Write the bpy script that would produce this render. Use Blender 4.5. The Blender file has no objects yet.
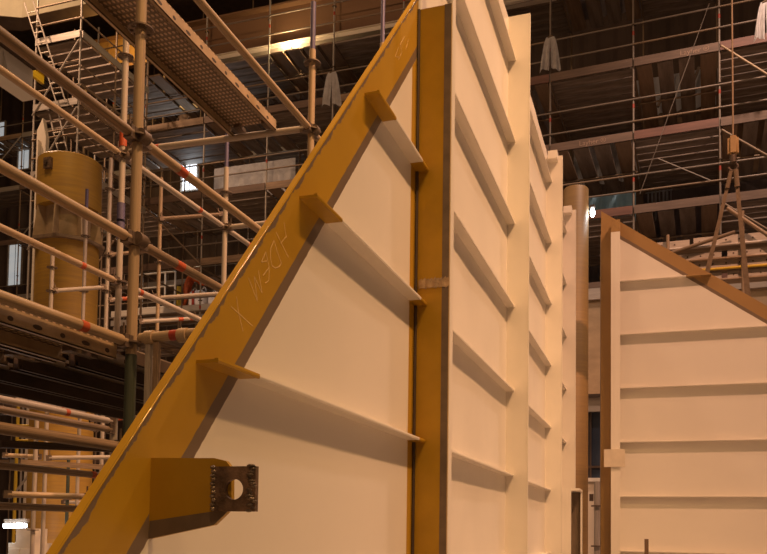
import bpy, bmesh, math, random
from mathutils import Vector, Matrix, noise
random.seed(7)
S = bpy.context.scene
C = S.collection

# ------------------------------------------------------------------ camera
FPX, PCX, PCY = 820.0, 383.5, 486.0          # focal length and principal point, pixels of a 767 x 554 frame
TH, PITCH, ROLL, EYE = math.atan(.332), math.radians(2.87), .014, 1.6
fw0 = Vector((-math.sin(TH), math.cos(TH), 0)); rt0 = Vector((math.cos(TH), math.sin(TH), 0)); UZ = Vector((0, 0, 1))
fw = fw0*math.cos(PITCH) + UZ*math.sin(PITCH); up0 = UZ*math.cos(PITCH) - fw0*math.sin(PITCH)
rt = rt0*math.cos(ROLL) + up0*math.sin(ROLL); upv = up0*math.cos(ROLL) - rt0*math.sin(ROLL)
CAM = Vector((0, 0, EYE))
cd = bpy.data.cameras.new('camera'); cam = bpy.data.objects.new('camera', cd); C.objects.link(cam)
cam.matrix_world = Matrix(((rt.x, upv.x, -fw.x, CAM.x), (rt.y, upv.y, -fw.y, CAM.y), (rt.z, upv.z, -fw.z, CAM.z), (0, 0, 0, 1)))
cd.sensor_fit = 'HORIZONTAL'; cd.sensor_width = 36.0; cd.lens = 36.0*FPX/767
cd.shift_x = (383.5-PCX)/767; cd.shift_y = (PCY-277)/767
cd.clip_start = .05; cd.clip_end = 300
S.camera = cam

# ------------------------------------------------------------------ world, lamps, exposure
w = bpy.data.worlds.new('hall_air'); S.world = w; w.use_nodes = True
bg = w.node_tree.nodes['Background']; bg.inputs[0].default_value = (1.0, .60, .38, 1); bg.inputs[1].default_value = .11
S.view_settings.view_transform = 'Standard'; S.view_settings.look = 'None'
S.view_settings.exposure = 0.0; S.view_settings.gamma = 1.0; S.view_settings.use_curve_mapping = False
SOD = (1.0, .585, .30)
def lamp(name, loc, power, col=SOD, r=.3, kind='POINT', target=None, size=60):
    l = bpy.data.lights.new(name, kind); l.energy = power; l.color = col
    l.shadow_soft_size = r
    o = bpy.data.objects.new(name, l); C.objects.link(o); o.location = loc
    if kind == 'SPOT':
        l.spot_size = math.radians(size); l.spot_blend = .5
        o.rotation_euler = (Vector(target)-Vector(loc)).to_track_quat('-Z', 'Y').to_euler()
    return o
# the hall's sodium high-bay lamps overhead, plus added fill lamps
lamp('high_bay_lamp', (5.1, 1.6, 14.5), 3900, (1, .56, .21), .3, 'SPOT', (-1.6, 3.2, 2.2), 68)
lamp('high_bay_lamp.001', (5.1, 5.2, 15.0), 6200, (1, .51, .30), .3, 'SPOT', (.3, 10.3, 2.5), 72)
lamp('front_fill_lamp', (3.5, -6.5, 14.5), 1900, (1, .57, .25), .3, 'SPOT', (-1.8, 2.3, 1.8), 52)  # added frontal fill from behind the camera
lamp('high_bay_lamp.003', (-8.0, 6.0, 17.0), 1700, (1, .60, .34), .35)
lamp('bounce_fill_right', (3.5, 14.2, 18.0), 4600, (1, .66, .50), .35, 'SPOT', (3.5, 15.6, 0), 112)  # added fill: bounces off the floor to lift the deck undersides
lamp('bounce_fill_left', (-17.0, 13.5, 19.0), 4500, (1, .60, .36), .35, 'SPOT', (-15.0, 15.0, 0), 112)  # added fill: the same floor bounce for the left side

# ------------------------------------------------------------------ pixel helpers (a pixel on a real plane -> a point)
def ray(px, py): return fw + rt*((px-PCX)/FPX) - upv*((py-PCY)/FPX)
def on(ax, px, py, v):
    d = ray(px, py); t = (v-CAM[ax])/d[ax]; return CAM + d*t
def atx(px, py, v): return on(0, px, py, v)
def aty(px, py, v): return on(1, px, py, v)
def atd(px, py, Z): return CAM + ray(px, py)*Z

# ------------------------------------------------------------------ materials
def nodes(name):
    m = bpy.data.materials.new(name); m.use_nodes = True
    nt = m.node_tree; return m, nt, nt.nodes['Principled BSDF']
class NB:
    def __init__(s, nt): s.nt = nt
    def n(s, t, **k):
        x = s.nt.nodes.new(t)
        for a, b in k.items(): setattr(x, a, b)
        return x
    def link(s, a, b): s.nt.links.new(a, b)
    def math(s, op, a, b=None, clamp=False):
        x = s.n('ShaderNodeMath', operation=op, use_clamp=clamp)
        for i, v in enumerate((a, b)):
            if v is None: continue
            if isinstance(v, (int, float)): x.inputs[i].default_value = v
            else: s.link(v, x.inputs[i])
        return x.outputs[0]
    def mix(s, f, a, b):
        x = s.n('ShaderNodeMix', data_type='RGBA')
        for sock, v in ((x.inputs['Factor'], f), (x.inputs['A'], a), (x.inputs['B'], b)):
            if isinstance(v, (int, float)): sock.default_value = v
            elif isinstance(v, tuple): sock.default_value = (*v, 1)
            else: s.link(v, sock)
        return x.outputs['Result']
    def noise(s, vec, scale, detail=3, rough=.5):
        x = s.n('ShaderNodeTexNoise'); x.inputs['Scale'].default_value = scale
        x.inputs['Detail'].default_value = detail; x.inputs['Roughness'].default_value = rough
        s.link(vec, x.inputs['Vector']); return x.outputs['Fac']
MATS = {}
def mat(name, col, rough=.55, metal=0., var=.15, scale=4., bump=.0, col2=None, stretch=None, coord='Object', bscale=None):
    m, nt, p = nodes(name); b = NB(nt)
    tc = b.n('ShaderNodeTexCoord').outputs[coord]
    if coord == 'World': pass
    v = tc
    if stretch:
        mp = b.n('ShaderNodeMapping'); mp.inputs['Scale'].default_value = stretch; b.link(tc, mp.inputs['Vector']); v = mp.outputs[0]
    f = b.noise(v, scale, 4, .6)
    c2 = col2 or tuple(c*(1-var*1.6) for c in col); c1 = tuple(min(1, c*(1+var*.5)) for c in col)
    ff = b.math('MULTIPLY', b.math('SUBTRACT', f, .3), 2.2, True)
    b.link(b.mix(ff, c2, c1), p.inputs['Base Color'])
    p.inputs['Roughness'].default_value = rough; p.inputs['Metallic'].default_value = metal
    if bump:
        bp = b.n('ShaderNodeBump'); bp.inputs['Strength'].default_value = bump; bp.inputs['Distance'].default_value = .004
        b.link(b.noise(v, bscale or scale*6, 3), bp.inputs['Height']); b.link(bp.outputs[0], p.inputs['Normal'])
    MATS[name] = m; return m
def emat(name, col, strength):
    m, nt, p = nodes(name); p.inputs['Base Color'].default_value = (*col, 1)
    p.inputs['Emission Color'].default_value = (*col, 1); p.inputs['Emission Strength'].default_value = strength
    MATS[name] = m; return m
WHITE = (.80, .75, .66); OCHRE = (.46, .265, .018); GREY = (.175, .125, .085)
mat('white_paint', WHITE, .42, var=.04, scale=1.6, bump=.05)
mat('ochre_paint', OCHRE, .36, var=.10, scale=5, bump=.06)
for _n in ('ochre_paint',): MATS[_n].node_tree.nodes['Principled BSDF'].inputs['Specular IOR Level'].default_value = .28
mat('ochre_matte', (.50, .29, .018), .7, var=.1, scale=5)
MATS['ochre_matte'].node_tree.nodes['Principled BSDF'].inputs['Specular IOR Level'].default_value = .1
mat('ochre_gloss', OCHRE, .10, var=.1, scale=5)
mat('ochre_dull', (.36, .215, .075), .5, var=.12, scale=5, bump=.06)
mat('primer_grey', GREY, .6, var=.2, scale=9)
mat('rusty_steel', (.24, .15, .095), .62, metal=.35, var=.45, scale=30, bump=.5)
mat('weld_metal', (.30, .24, .19), .38, metal=.85, var=.5, scale=60, bump=.8)
mat('galvanised', (.48, .42, .36), .46, metal=.25, var=.22, scale=5, bump=.08)
mat('worn_tube', (.36, .25, .16), .5, metal=.15, var=.35, scale=6, bump=.12)
mat('far_tube', (.30, .24, .19), .5, metal=.2, var=.3, scale=5)
mat('tan_tube', (.50, .36, .22), .5, metal=.1, var=.2, scale=6, bump=.08)
mat('pale_tube', (.52, .44, .37), .5, var=.16, scale=6, bump=.08)
mat('green_tube', (.07, .085, .06), .5, var=.3, scale=8)
mat('blue_spigot', (.16, .14, .26), .45, metal=.2, var=.25, scale=8)
mat('clamp_steel', (.22, .16, .12), .5, metal=.5, var=.35, scale=20, bump=.3)
mat('orange_tape', (.62, .11, .03), .5, var=.3, scale=14)
mat('red_tape', (.45, .055, .03), .5, var=.2, scale=14)
mat('clear_tape', (.50, .36, .22), .25, var=.25, scale=30, bump=.6)
mat('chalk', (.72, .50, .20), .8, var=.2, scale=40)
mat('dark_steel', (.10, .065, .045), .6, metal=.2, var=.3, scale=4)
mat('deck_underside', (.36, .28, .22), .6, metal=.1, var=.35, scale=2.5)
mat('deck_wood', (.36, .24, .15), .7, var=.3, scale=3, stretch=(1, 1, 1))
mat('toe_board', (.21, .135, .095), .65, var=.22, scale=2)
mat('toe_board_red', (.22, .10, .07), .6, var=.22, scale=2)
mat('brown_girder', (.22, .115, .055), .6, var=.2, scale=.8)
mat('beam_white', (.80, .70, .58), .5, var=.12, scale=1.5)
mat('tarp_grey', (.74, .75, .80), .6, var=.25, scale=1.2, bump=.3, bscale=6)
mat('tarp_blue', (.36, .66, .90), .55, var=.25, scale=1.2, bump=.3, bscale=6)
mat('tarp_dark', (.24, .20, .20), .6, var=.3, scale=1.2, bump=.3, bscale=6)
mat('white_cloth', (.95, .90, .88), .75, var=.15, scale=6, bump=.4)
mat('orange_fabric', (.80, .16, .04), .8, var=.2, scale=12, bump=.4)
mat('navy_fabric', (.03, .035, .07), .8, var=.2, scale=12)
mat('helmet_shell', (.75, .62, .45), .35, var=.08, scale=5)
mat('skin', (.55, .31, .21), .55, var=.08, scale=10)
mat('yellow_plastic', (.75, .50, .04), .45, var=.12, scale=8)
mat('hall_cladding', (.14, .095, .07), .7, var=.25, scale=.5)
mat('concrete', (.42, .39, .36), .8, var=.2, scale=1.4, bump=.2)
mat('lettering_pale', (.46, .30, .21), .7, var=.2, scale=30)
mat('sling_web', (.20, .135, .08), .75, var=.25, scale=14)
mat('cream_panel', (.72, .63, .50), .5, var=.08, scale=2)
emat('lamp_cold', (.86, .94, 1.0), 26.0)
emat('lamp_warm', (1.0, .80, .45), 30.0)
emat('window_light', (.86, .92, 1.0), 1.6)

def brushed(name, col, col2, rough):          # thin horizontal rolled / brushed streaks round a column
    m, nt, p = nodes(name); b = NB(nt)
    tc = b.n('ShaderNodeTexCoord').outputs['Object']
    mp = b.n('ShaderNodeMapping'); mp.inputs['Scale'].default_value = (.7, .7, 14); b.link(tc, mp.inputs['Vector'])
    f = b.noise(mp.outputs[0], 2.2, 5, .65); g = b.noise(tc, .8, 3)
    k = b.math('MULTIPLY', b.math('SUBTRACT', b.math('ADD', b.math('MULTIPLY', f, .7), b.math('MULTIPLY', g, .5)), .38), 2.6, True)
    b.link(b.mix(k, col2, col), p.inputs['Base Color']); p.inputs['Roughness'].default_value = rough
    MATS[name] = m
brushed('column_ochre', (.52, .30, .045), (.34, .19, .05), .45)
brushed('column_tan', (.36, .21, .065), (.26, .15, .06), .55)

def perforated(name, col, rough, sx, sy, hole):   # punched deck sheet: rows of small raised holes, lighter rims
    m, nt, p = nodes(name); b = NB(nt)
    tc = b.n('ShaderNodeTexCoord').outputs['Object']
    sp = b.n('ShaderNodeSeparateXYZ'); b.link(tc, sp.inputs[0])
    def wave(o, k): return b.math('ABSOLUTE', b.math('SINE', b.math('MULTIPLY', o, k)))
    d = b.math('MULTIPLY', wave(sp.outputs[0], sx), wave(sp.outputs[1], sy))
    k = b.math('MULTIPLY', b.math('SUBTRACT', d, hole), 6, True)
    n = b.noise(tc, 7, 3)
    base = b.mix(n, tuple(c*.7 for c in col), col)
    b.link(b.mix(k, base, tuple(min(1, c*2.6) for c in col)), p.inputs['Base Color'])
    bp = b.n('ShaderNodeBump'); bp.inputs['Strength'].default_value = .9; bp.inputs['Distance'].default_value = .006
    b.link(d, bp.inputs['Height']); b.link(bp.outputs[0], p.inputs['Normal'])
    p.inputs['Roughness'].default_value = rough; p.inputs['Metallic'].default_value = .2
    MATS[name] = m
perforated('punched_sheet', (.23, .165, .11), .5, math.pi/.028, math.pi/.044, .55)
perforated('punched_pale', (.66, .56, .47), .55, math.pi/.05, math.pi/.05, 2.0)

# ------------------------------------------------------------------ object helpers
W = {}
def link(o, M, parent):
    C.objects.link(o)
    W[o.name] = M.copy()
    if parent is not None:
        o.parent = parent; o.matrix_parent_inverse = W[parent.name].inverted()
    o.matrix_basis = M
    return o
def tag(o, label=None, cat=None, group=None, kind=None):
    if label: o['label'] = label
    if cat: o['category'] = cat
    if group: o['group'] = group
    if kind: o['kind'] = kind
    return o
def thing(name, loc, label, cat, group=None):
    o = bpy.data.objects.new(name, None); o.empty_display_size = .2
    link(o, Matrix.Translation(Vector(loc)), None)
    return tag(o, label, cat, group)
def setmat(me, m):
    me.materials.append(MATS[m] if isinstance(m, str) else m)
def smooth(me, ang=40):
    me.polygons.foreach_set('use_smooth', [True]*len(me.polygons))
    try: me.set_sharp_from_angle(angle=math.radians(ang))
    except Exception: pass
def obj(name, bm, m, parent=None, sm=False, origin=None):
    """bmesh in world coordinates -> one mesh object whose origin is the parent's origin (or the given one)"""
    M = Matrix.Translation(Vector(origin)) if origin is not None else (Matrix.Translation(W[parent.name].translation) if parent is not None else Matrix.Identity(4))
    bm.transform(M.inverted())
    bmesh.ops.recalc_face_normals(bm, faces=bm.faces[:])
    me = bpy.data.meshes.new(name); bm.to_mesh(me); bm.free(); setmat(me, m)
    if sm: smooth(me)
    return link(bpy.data.objects.new(name, me), M, parent)
# unit shapes shared between alike pieces
_U = {}
def unit(kind, m, seg=16):
    k = (kind, m, seg)
    if k in _U: return _U[k]
    bm = bmesh.new()
    if kind == 'cyl':
        bmesh.ops.create_cone(bm, cap_ends=True, segments=seg, radius1=1, radius2=1, depth=1)
    elif kind == 'box':
        bmesh.ops.create_cube(bm, size=1)
    elif kind == 'rosette':      # disc with a raised hub ring and eight punched slots shown as gaps between spokes
        n = 32; ro = .062
        ring = lambda r, z: [bm.verts.new((r*math.cos(2*math.pi*i/n), r*math.sin(2*math.pi*i/n), z)) for i in range(n)]
        rr = [ring(.025, .005), ring(.036, .005), ring(.052, .005), ring(ro, .004), ring(ro, -.004), ring(.052, -.005), ring(.036, -.005), ring(.025, -.005)]
        for a in range(7):
            for i in range(n):
                if a in (1, 5) and i % 4 in (1, 2): continue
                bm.faces.new((rr[a][i], rr[a][(i+1) % n], rr[a+1][(i+1) % n], rr[a+1][i]))
    elif kind == 'wedge':        # ledger head: clamp jaw with a wedge
        def bx(c, s): 
            r = bmesh.ops.create_cube(bm, size=1)
            for v in r['verts']: v.co = Vector((v.co.x*s[0]+c[0], v.co.y*s[1]+c[1], v.co.z*s[2]+c[2]))
        bx((0, 0, .018), (.06, .046, .024)); bx((0, 0, -.018), (.06, .046, .024)); bx((-.015, 0, 0), (.03, .05, .06)); bx((.012, 0, .03), (.01, .006, .11))
    elif kind == 'clamp':        # swivel coupler: two collars, bolt and nut
        r = bmesh.ops.create_cone(bm, cap_ends=True, segments=14, radius1=.034, radius2=.034, depth=.055)
        r = bmesh.ops.create_cone(bm, cap_ends=True, segments=14, radius1=.034, radius2=.034, depth=.055, matrix=Matrix.Translation((.03, 0, .0)) @ Matrix.Rotation(math.pi/2, 4, 'X'))
        r = bmesh.ops.create_cone(bm, cap_ends=True, segments=6, radius1=.009, radius2=.009, depth=.10, matrix=Matrix.Translation((.01, .036, 0)) @ Matrix.Rotation(math.pi/2, 4, 'Y'))
    bmesh.ops.recalc_face_normals(bm, faces=bm.faces[:])
    me = bpy.data.meshes.new(kind); bm.to_mesh(me); bm.free(); setmat(me, m)
    if kind in ('cyl', 'clamp'): smooth(me)
    _U[k] = me; return me
def inst(name, me, M, parent): return link(bpy.data.objects.new(name, me), M, parent)
def frame(d):
    q = Vector(d).normalized().to_track_quat('Z', 'Y'); return q.to_matrix().to_4x4()
def tube(name, p, q, r, m, parent, seg=16):
    p, q = Vector(p), Vector(q); d = q-p
    M = Matrix.Translation((p+q)/2) @ frame(d) @ Matrix.Diagonal((r, r, d.length, 1))
    return inst(name, unit('cyl', m, seg), M, parent)
def box(name, lo, hi, m, parent):
    lo, hi = Vector(lo), Vector(hi)
    return inst(name, unit('box', m), Matrix.Translation((lo+hi)/2) @ Matrix.Diagonal((*(abs(hi[i]-lo[i]) for i in range(3)), 1)), parent)
def boxm(name, M, size, m, parent): return inst(name, unit('box', m), M @ Matrix.Diagonal((*size, 1)), parent)
def rosette(p, parent, m='clamp_steel'): return inst('rosette', unit('rosette', m), Matrix.Translation(Vector(p)), parent)
def band(p, q, a, l, parent, r=.0252, m='orange_tape'):
    p, q = Vector(p), Vector(q); d = (q-p).normalized(); c = p+d*a
    return tube('marking_band', c-d*l/2, c+d*l/2, r, m, parent)
# bmesh pieces
def addbox(bm, lo, hi):
    r = bmesh.ops.create_cube(bm, size=1); lo, hi = Vector(lo), Vector(hi)
    for v in r['verts']: v.co = Vector(((lo[i]+hi[i])/2 + v.co[i]*(hi[i]-lo[i]) for i in range(3)))
def addprism(bm, pts, off):
    """closed polygon (list of 3-D points) extruded by the vector off"""
    a = [bm.verts.new(Vector(p)) for p in pts]; b = [bm.verts.new(Vector(p)+Vector(off)) for p in pts]
    n = len(a); bm.faces.new(a); bm.faces.new(b[::-1])
    for i in range(n): bm.faces.new((a[i], b[i], b[(i+1) % n], a[(i+1) % n]))
def addtube(bm, p, q, r, seg=10):
    p, q = Vector(p), Vector(q); d = q-p
    bmesh.ops.create_cone(bm, cap_ends=True, segments=seg, radius1=r, radius2=r, depth=d.length, matrix=Matrix.Translation((p+q)/2) @ frame(d))
def addball(bm, c, r, sx=1, sy=1, sz=1, u=10, v=7):
    bmesh.ops.create_uvsphere(bm, u_segments=u, v_segments=v, radius=r, matrix=Matrix.Translation(Vector(c)) @ Matrix.Diagonal((sx, sy, sz, 1)))

# ================================================================== THE HALL
def struct(name, bm, m): return tag(obj(name, bm, m, None), kind='structure')
bm = bmesh.new(); addbox(bm, (-40, -14, -.25), (26, 40, 0)); struct('floor', bm, 'concrete')
def cladding(name, p0, p1, z0, z1, n, amp):
    """corrugated sheet wall between two plan points"""
    bm = bmesh.new(); p0, p1 = Vector((*p0, 0)), Vector((*p1, 0)); d = p1-p0; nr = Vector((-d.y, d.x, 0)).normalized(); prev = None
    for i in range(n+1):
        c = p0 + d*(i/n) + nr*(amp if (i//2) % 2 else 0)
        a, b = bm.verts.new(c+UZ*z0), bm.verts.new(c+UZ*z1)
        if prev: bm.faces.new((prev[0], a, b, prev[1]))
        prev = (a, b)
    return struct(name, bm, 'hall_cladding')
cladding('wall_back', (-40, 33), (26, 33), 0, 26, 400, .06)
cladding('wall_left', (-34, -14), (-34, 33), 0, 26, 280, .06)
bm = bmesh.new(); addbox(bm, (-40, 12, 24), (26, 40, 24.3)); struct('ceiling', bm, 'dark_steel')

# ================================================================== THE LARGE STIFFENED WALL (runs away from the camera)
PX = -1.18; DST = .067; DW = .18; GY = [4.03, 6.77, 9.33, 11.0]; ZT = 5.965
ZS = [2.045 + .707*k for k in range(-2, 6)]
SL = 1.095
def zedge(y): return 1.545 + SL*(y-1.417)
def yedge(z): return 1.417 + (z-1.545)/SL
wall = thing('stiffened_wall_block', (PX, 4.0, 0), 'long cream-white stiffened steel wall with a sloping ochre edge, receding in the middle', 'steel block')
# paint scheme of the sloping end: ochre band, bare primer margins, white top coat
def end_paint():
    m, nt, p = nodes('sloping_end_paint'); b = NB(nt)
    tc = b.n('ShaderNodeTexCoord').outputs['Object']
    sp = b.n('ShaderNodeSeparateXYZ'); b.link(tc, sp.inputs[0]); y = b.math('ADD', sp.outputs[1], 4.0); z = sp.outputs[2]
    ze = b.math('ADD', b.math('MULTIPLY', y, SL), 1.545-SL*1.417)
    d = b.math('SUBTRACT', ze, z)
    n1 = b.noise(tc, 9, 4, .6); n2 = b.noise(tc, 26, 3, .5)
    rag = b.math('MULTIPLY', b.math('SUBTRACT', b.math('ADD', b.math('MULTIPLY', n1, .75), b.math('MULTIPLY', n2, .25)), .5), .11)
    fine = b.math('MULTIPLY', b.math('SUBTRACT', n2, .5), .009)
    step = lambda v, t, k: b.math('MULTIPLY', b.math('SUBTRACT', v, t), k, True)
    d1 = b.math('ADD', d, rag); d2 = b.math('ADD', d, fine)
    f1 = step(d1, .020, 300); f2 = step(d2, .262, 300); f3 = step(d2, .325, 300)
    yy = b.math('ADD', y, b.math('MULTIPLY', fine, .2)); f4 = step(yy, 3.925, 300)
    och = b.mix(b.noise(tc, 3, 4), tuple(c*.86 for c in OCHRE), tuple(c*1.06 for c in OCHRE))
    stain = step(b.noise(tc, 5.5, 5, .7), .66, 6)
    och = b.mix(b.math('MULTIPLY', stain, .25), och, (.25, .11, .02))
    wh = b.mix(b.noise(tc, 1.6, 4), tuple(c*.93 for c in WHITE), WHITE)
    c = b.mix(f1, GREY, och); c = b.mix(f2, c, GREY); c = b.mix(f3, c, wh); 
    keep = b.math('MULTIPLY', f4, f3); c = b.mix(keep, c, och)
    b.link(c, p.inputs['Base Color']); p.inputs['Roughness'].default_value = .36
    MATS['sloping_end_paint'] = m
end_paint()
T = .026
bm = bmesh.new()
addprism(bm, [(PX, yedge(0), 0), (PX, GY[0], 0), (PX, GY[0], zedge(GY[0])-.0)], (-T, 0, 0))
endp = obj('end_plate', bm, 'sloping_end_paint', wall); endp['label'] = 'triangular end plate, white with an ochre painted sloping band'
# bright painted cut edge of the sloping plate
bm = bmesh.new(); e0 = Vector((PX, yedge(0), 0)); e1 = Vector((PX, yedge(ZT), ZT)); nn = Vector((0, -SL, 1)).normalized()*.0015
addprism(bm, [e0, e1, e1+nn, e0+nn], (-T, 0, 0)); eo = obj('cut_edge', bm, 'ochre_matte', endp); eo['label'] = 'glossy ochre cut edge of the sloping plate'
bm = bmesh.new(); addtube(bm, e0+Vector((-.001, 0, 0)), e1+Vector((-.001, 0, 0)), .0028, 10); obj('edge_round', bm, 'ochre_gloss', endp, sm=True)
def wavy(bm, y0, y1, zfun0, zfun1, ny, nz, amp):
    """plate panel with the slight hollows welding leaves between stiffeners"""
    g = []
    for i in range(ny+1):
        y = y0+(y1-y0)*i/ny; row = []
        for j in range(nz+1):
            z = zfun0(y)+(zfun1(y)-zfun0(y))*j/nz
            ph = (z-ZS[0])/.707; k = math.sin(math.pi*(ph-math.floor(ph)))**2
            k *= math.sin(math.pi*i/ny)**.5
            dd = amp*k*(.55+.9*noise.noise(Vector((y*1.5, math.floor(ph)*3.1, 1))))
            row.append(bm.verts.new((PX-dd, y, z)))
        g.append(row)
    for i in range(ny):
        for j in range(nz): bm.faces.new((g[i][j], g[i+1][j], g[i+1][j+1], g[i][j+1]))
    b0 = [[bm.verts.new((PX-T, y, z)) for z in (zfun0(y), zfun1(y))] for y in (y0, y1)]
    bm.faces.new((b0[0][0], b0[0][1], b0[1][1], b0[1][0]))
    bm.faces.new([r[nz] for r in g] + [b0[1][1], b0[0][1]])
    bm.faces.new([v for v in g[ny]] + [b0[1][1], b0[1][0]])
for i in range(3):
    bm = bmesh.new()
    y0, y1 = GY[i], GY[i+1]
    wavy(bm, y0, y1, lambda y: 0., (lambda y: min(ZT, zedge(y))) if i == 0 else (lambda y: ZT), 48, 100, .011)
    bo = obj('bay_plate', bm, 'white_paint', wall, sm=True)
# vertical girder webs
def web(k, z1, m, lab=None):
    bm = bmesh.new(); y = GY[k]; addbox(bm, (PX, y-.006, 0), (PX+DW, y+.006, z1)); o = obj('girder_web', bm, m, wall)
    if lab: o['label'] = lab
    return o
g1 = web(0, 4.325, 'ochre_paint', 'ochre painted upright web with a bare primer edge')
bm = bmesh.new(); addbox(bm, (PX+DW-.036, GY[0]-.0072, 0), (PX+DW+.0004, GY[0]-.0055, 4.327)); o = obj('primer_margin', bm, 'primer_grey', g1)
bm = bmesh.new(); addbox(bm, (PX+DW-.008, GY[0]+.004, 0), (PX+DW+.004, GY[0]+.075, 5.2)); o = obj('face_bar', bm, 'white_paint', g1); o['label'] = 'narrow white face bar behind the ochre web'
bm = bmesh.new()
addtube(bm, (PX+.006, GY[0]-.012, 0), (PX+.006, GY[0]-.012, 4.32), .009, 8); obj('groove_shade', bm, 'dark_steel', g1, sm=True)  # dark bead stands in for the shade in the weld groove
bm = bmesh.new()   # crumpled clear tape round the ochre web
for i in range(9):
    x = PX+.02+.018*i; a = .004*math.sin(i*2.1); 
    addprism(bm, [(x, GY[0]-.009-.003*(i % 2), 2.83+a), (x+.019, GY[0]-.009-.003*((i+1) % 2), 2.835-a), (x+.019, GY[0]-.009-.003*((i+1) % 2), 2.885+a), (x, GY[0]-.009-.003*(i % 2), 2.875-a)], (0, .002, 0))
o = obj('tape_strip', bm, 'clear_tape', g1); o['label'] = 'crumpled translucent tape across the ochre web'
for k in (1, 2, 3):
    o = web(k, ZT if k == 1 else 5.87, 'white_paint')
    bm = bmesh.new(); addbox(bm, (PX+DW-.004, GY[k]-.008, 0), (PX+DW+.004, GY[k]+.022, ZT if k == 1 else 5.87)); obj('face_bar', bm, 'white_paint', o)
    if k > 1:   # short square bar welded across the head of the web
        bm = bmesh.new(); addbox(bm, (PX+.03, GY[k]-.12, 5.80), (PX+.135, GY[k]-.006, 5.89)); q = obj('head_bar', bm, 'white_paint', o)
# horizontal stiffeners: flat bars with a thick rolled lip
def stiff(y0, y1, z, m, parent, name='stiffener', cut0=0., depth=DST):
    bm = bmesh.new(); t = .009
    pr = [(0, 0), (depth-.012, 0), (depth-.010, .003), (depth, .003), (depth+.001, -.004), (depth-.001, -t-.002), (depth-.014, -t), (0, -t)]
    a = [bm.verts.new((PX+x, y0+cut0*x/depth, z+h)) for x, h in pr]; b = [bm.verts.new((PX+x, y1, z+h)) for x, h in pr]
    n = len(pr); bm.faces.new(a); bm.faces.new(b[::-1])
    for i in range(n): bm.faces.new((a[i], b[i], b[(i+1) % n], a[(i+1) % n]))
    return obj(name, bm, m, parent)
for z in ZS:
    ys = yedge(z)+.055
    if ys + .3 < GY[0]:
        y1w = ys+.245
        s = stiff(y1w, GY[0]-.12, z, 'white_paint', wall)
        e = stiff(ys, y1w, z, 'ochre_paint', s, 'primed_end')
        e2 = stiff(GY[0]-.12, GY[0]-.006, z, 'ochre_paint', s, 'primed_end')
    for i in range(3):
        y0 = max(GY[i]+.006, yedge(z)+.1 if i == 0 else 0)
        s = stiff(y0, GY[i+1]-.006, z, 'white_paint', wall)
# chalk lettering along the ochre band, read down the slope
def chalk_pts(pts, ox, oy, sc): return [atx(ox+x/sc, oy+y/sc, PX+.0006) for x, y in pts]
strokes = [((220, 210, 7.67), [(432, 172), (470, 250), (525, 362)]), ((220, 210, 7.67), [(492, 95), (505, 190), (514, 215)]), ((220, 210, 7.67), [(466, 256), (512, 198)]),
 ((220, 210, 7.67), [(415, 232), (390, 295), (386, 360), (398, 425), (425, 446), (455, 434), (472, 408)]), ((220, 210, 7.67), [(418, 240), (440, 320), (472, 408)]),
 ((220, 210, 7.67), [(352, 322), (318, 400)]), ((220, 210, 7.67), [(352, 322), (378, 440), (332, 502)]), ((220, 210, 7.67), [(318, 400), (360, 390)]), ((220, 210, 7.67), [(378, 440), (376, 540), (350, 560)]),
 ((170, 260, 3.82), [(300, 68), (334, 157), (322, 62), (352, 126), (338, 40)]), ((170, 260, 3.82), [(234, 178), (316, 252)]), ((170, 260, 3.82), [(254, 140), (262, 200), (279, 272)]),
 ((330, 0, 3.82), [(285, 140), (268, 170), (275, 200), (262, 228)]), ((330, 0, 3.82), [(262, 180), (250, 215), (268, 220)]), ((330, 0, 3.82), [(300, 150), (290, 190)])]
bm = bmesh.new()
for fr, st in strokes:
    pts = chalk_pts(st, *fr)
    for a, b in zip(pts, pts[1:]):
        d = (b-a).normalized(); s = d.cross(Vector((1, 0, 0))).normalized()*.0015
        addprism(bm, [a-s, b-s, b+s, a+s], (-.001, 0, 0))
o = obj('chalk_lettering', bm, 'chalk', endp); o['label'] = 'thin chalk letters ADEM and a cross'
# box bracket on the sloping band, with a rusty pad eye welded to its nose
BY = 1.732
gz = lambda px, py: aty(px, py, BY)
gpl = [gz(150, 458), gz(214, 458), gz(226, 461), gz(231.5, 468), gz(231.5, 508), gz(214, 525), gz(150, 539)]
gpl[0].x = gpl[-1].x = PX
bm = bmesh.new(); addprism(bm, gpl, (0, .014, 0)); brk = obj('edge_bracket', bm, 'ochre_paint', wall); brk['label'] = 'ochre chamfered bracket plate with a bare lower margin'
bm = bmesh.new(); addprism(bm, [gz(150, 521), gz(216, 511), gz(231.5, 508), gpl[5], gpl[6]], (0, -.0012, 0)); obj('primer_margin', bm, 'primer_grey', brk)
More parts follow.
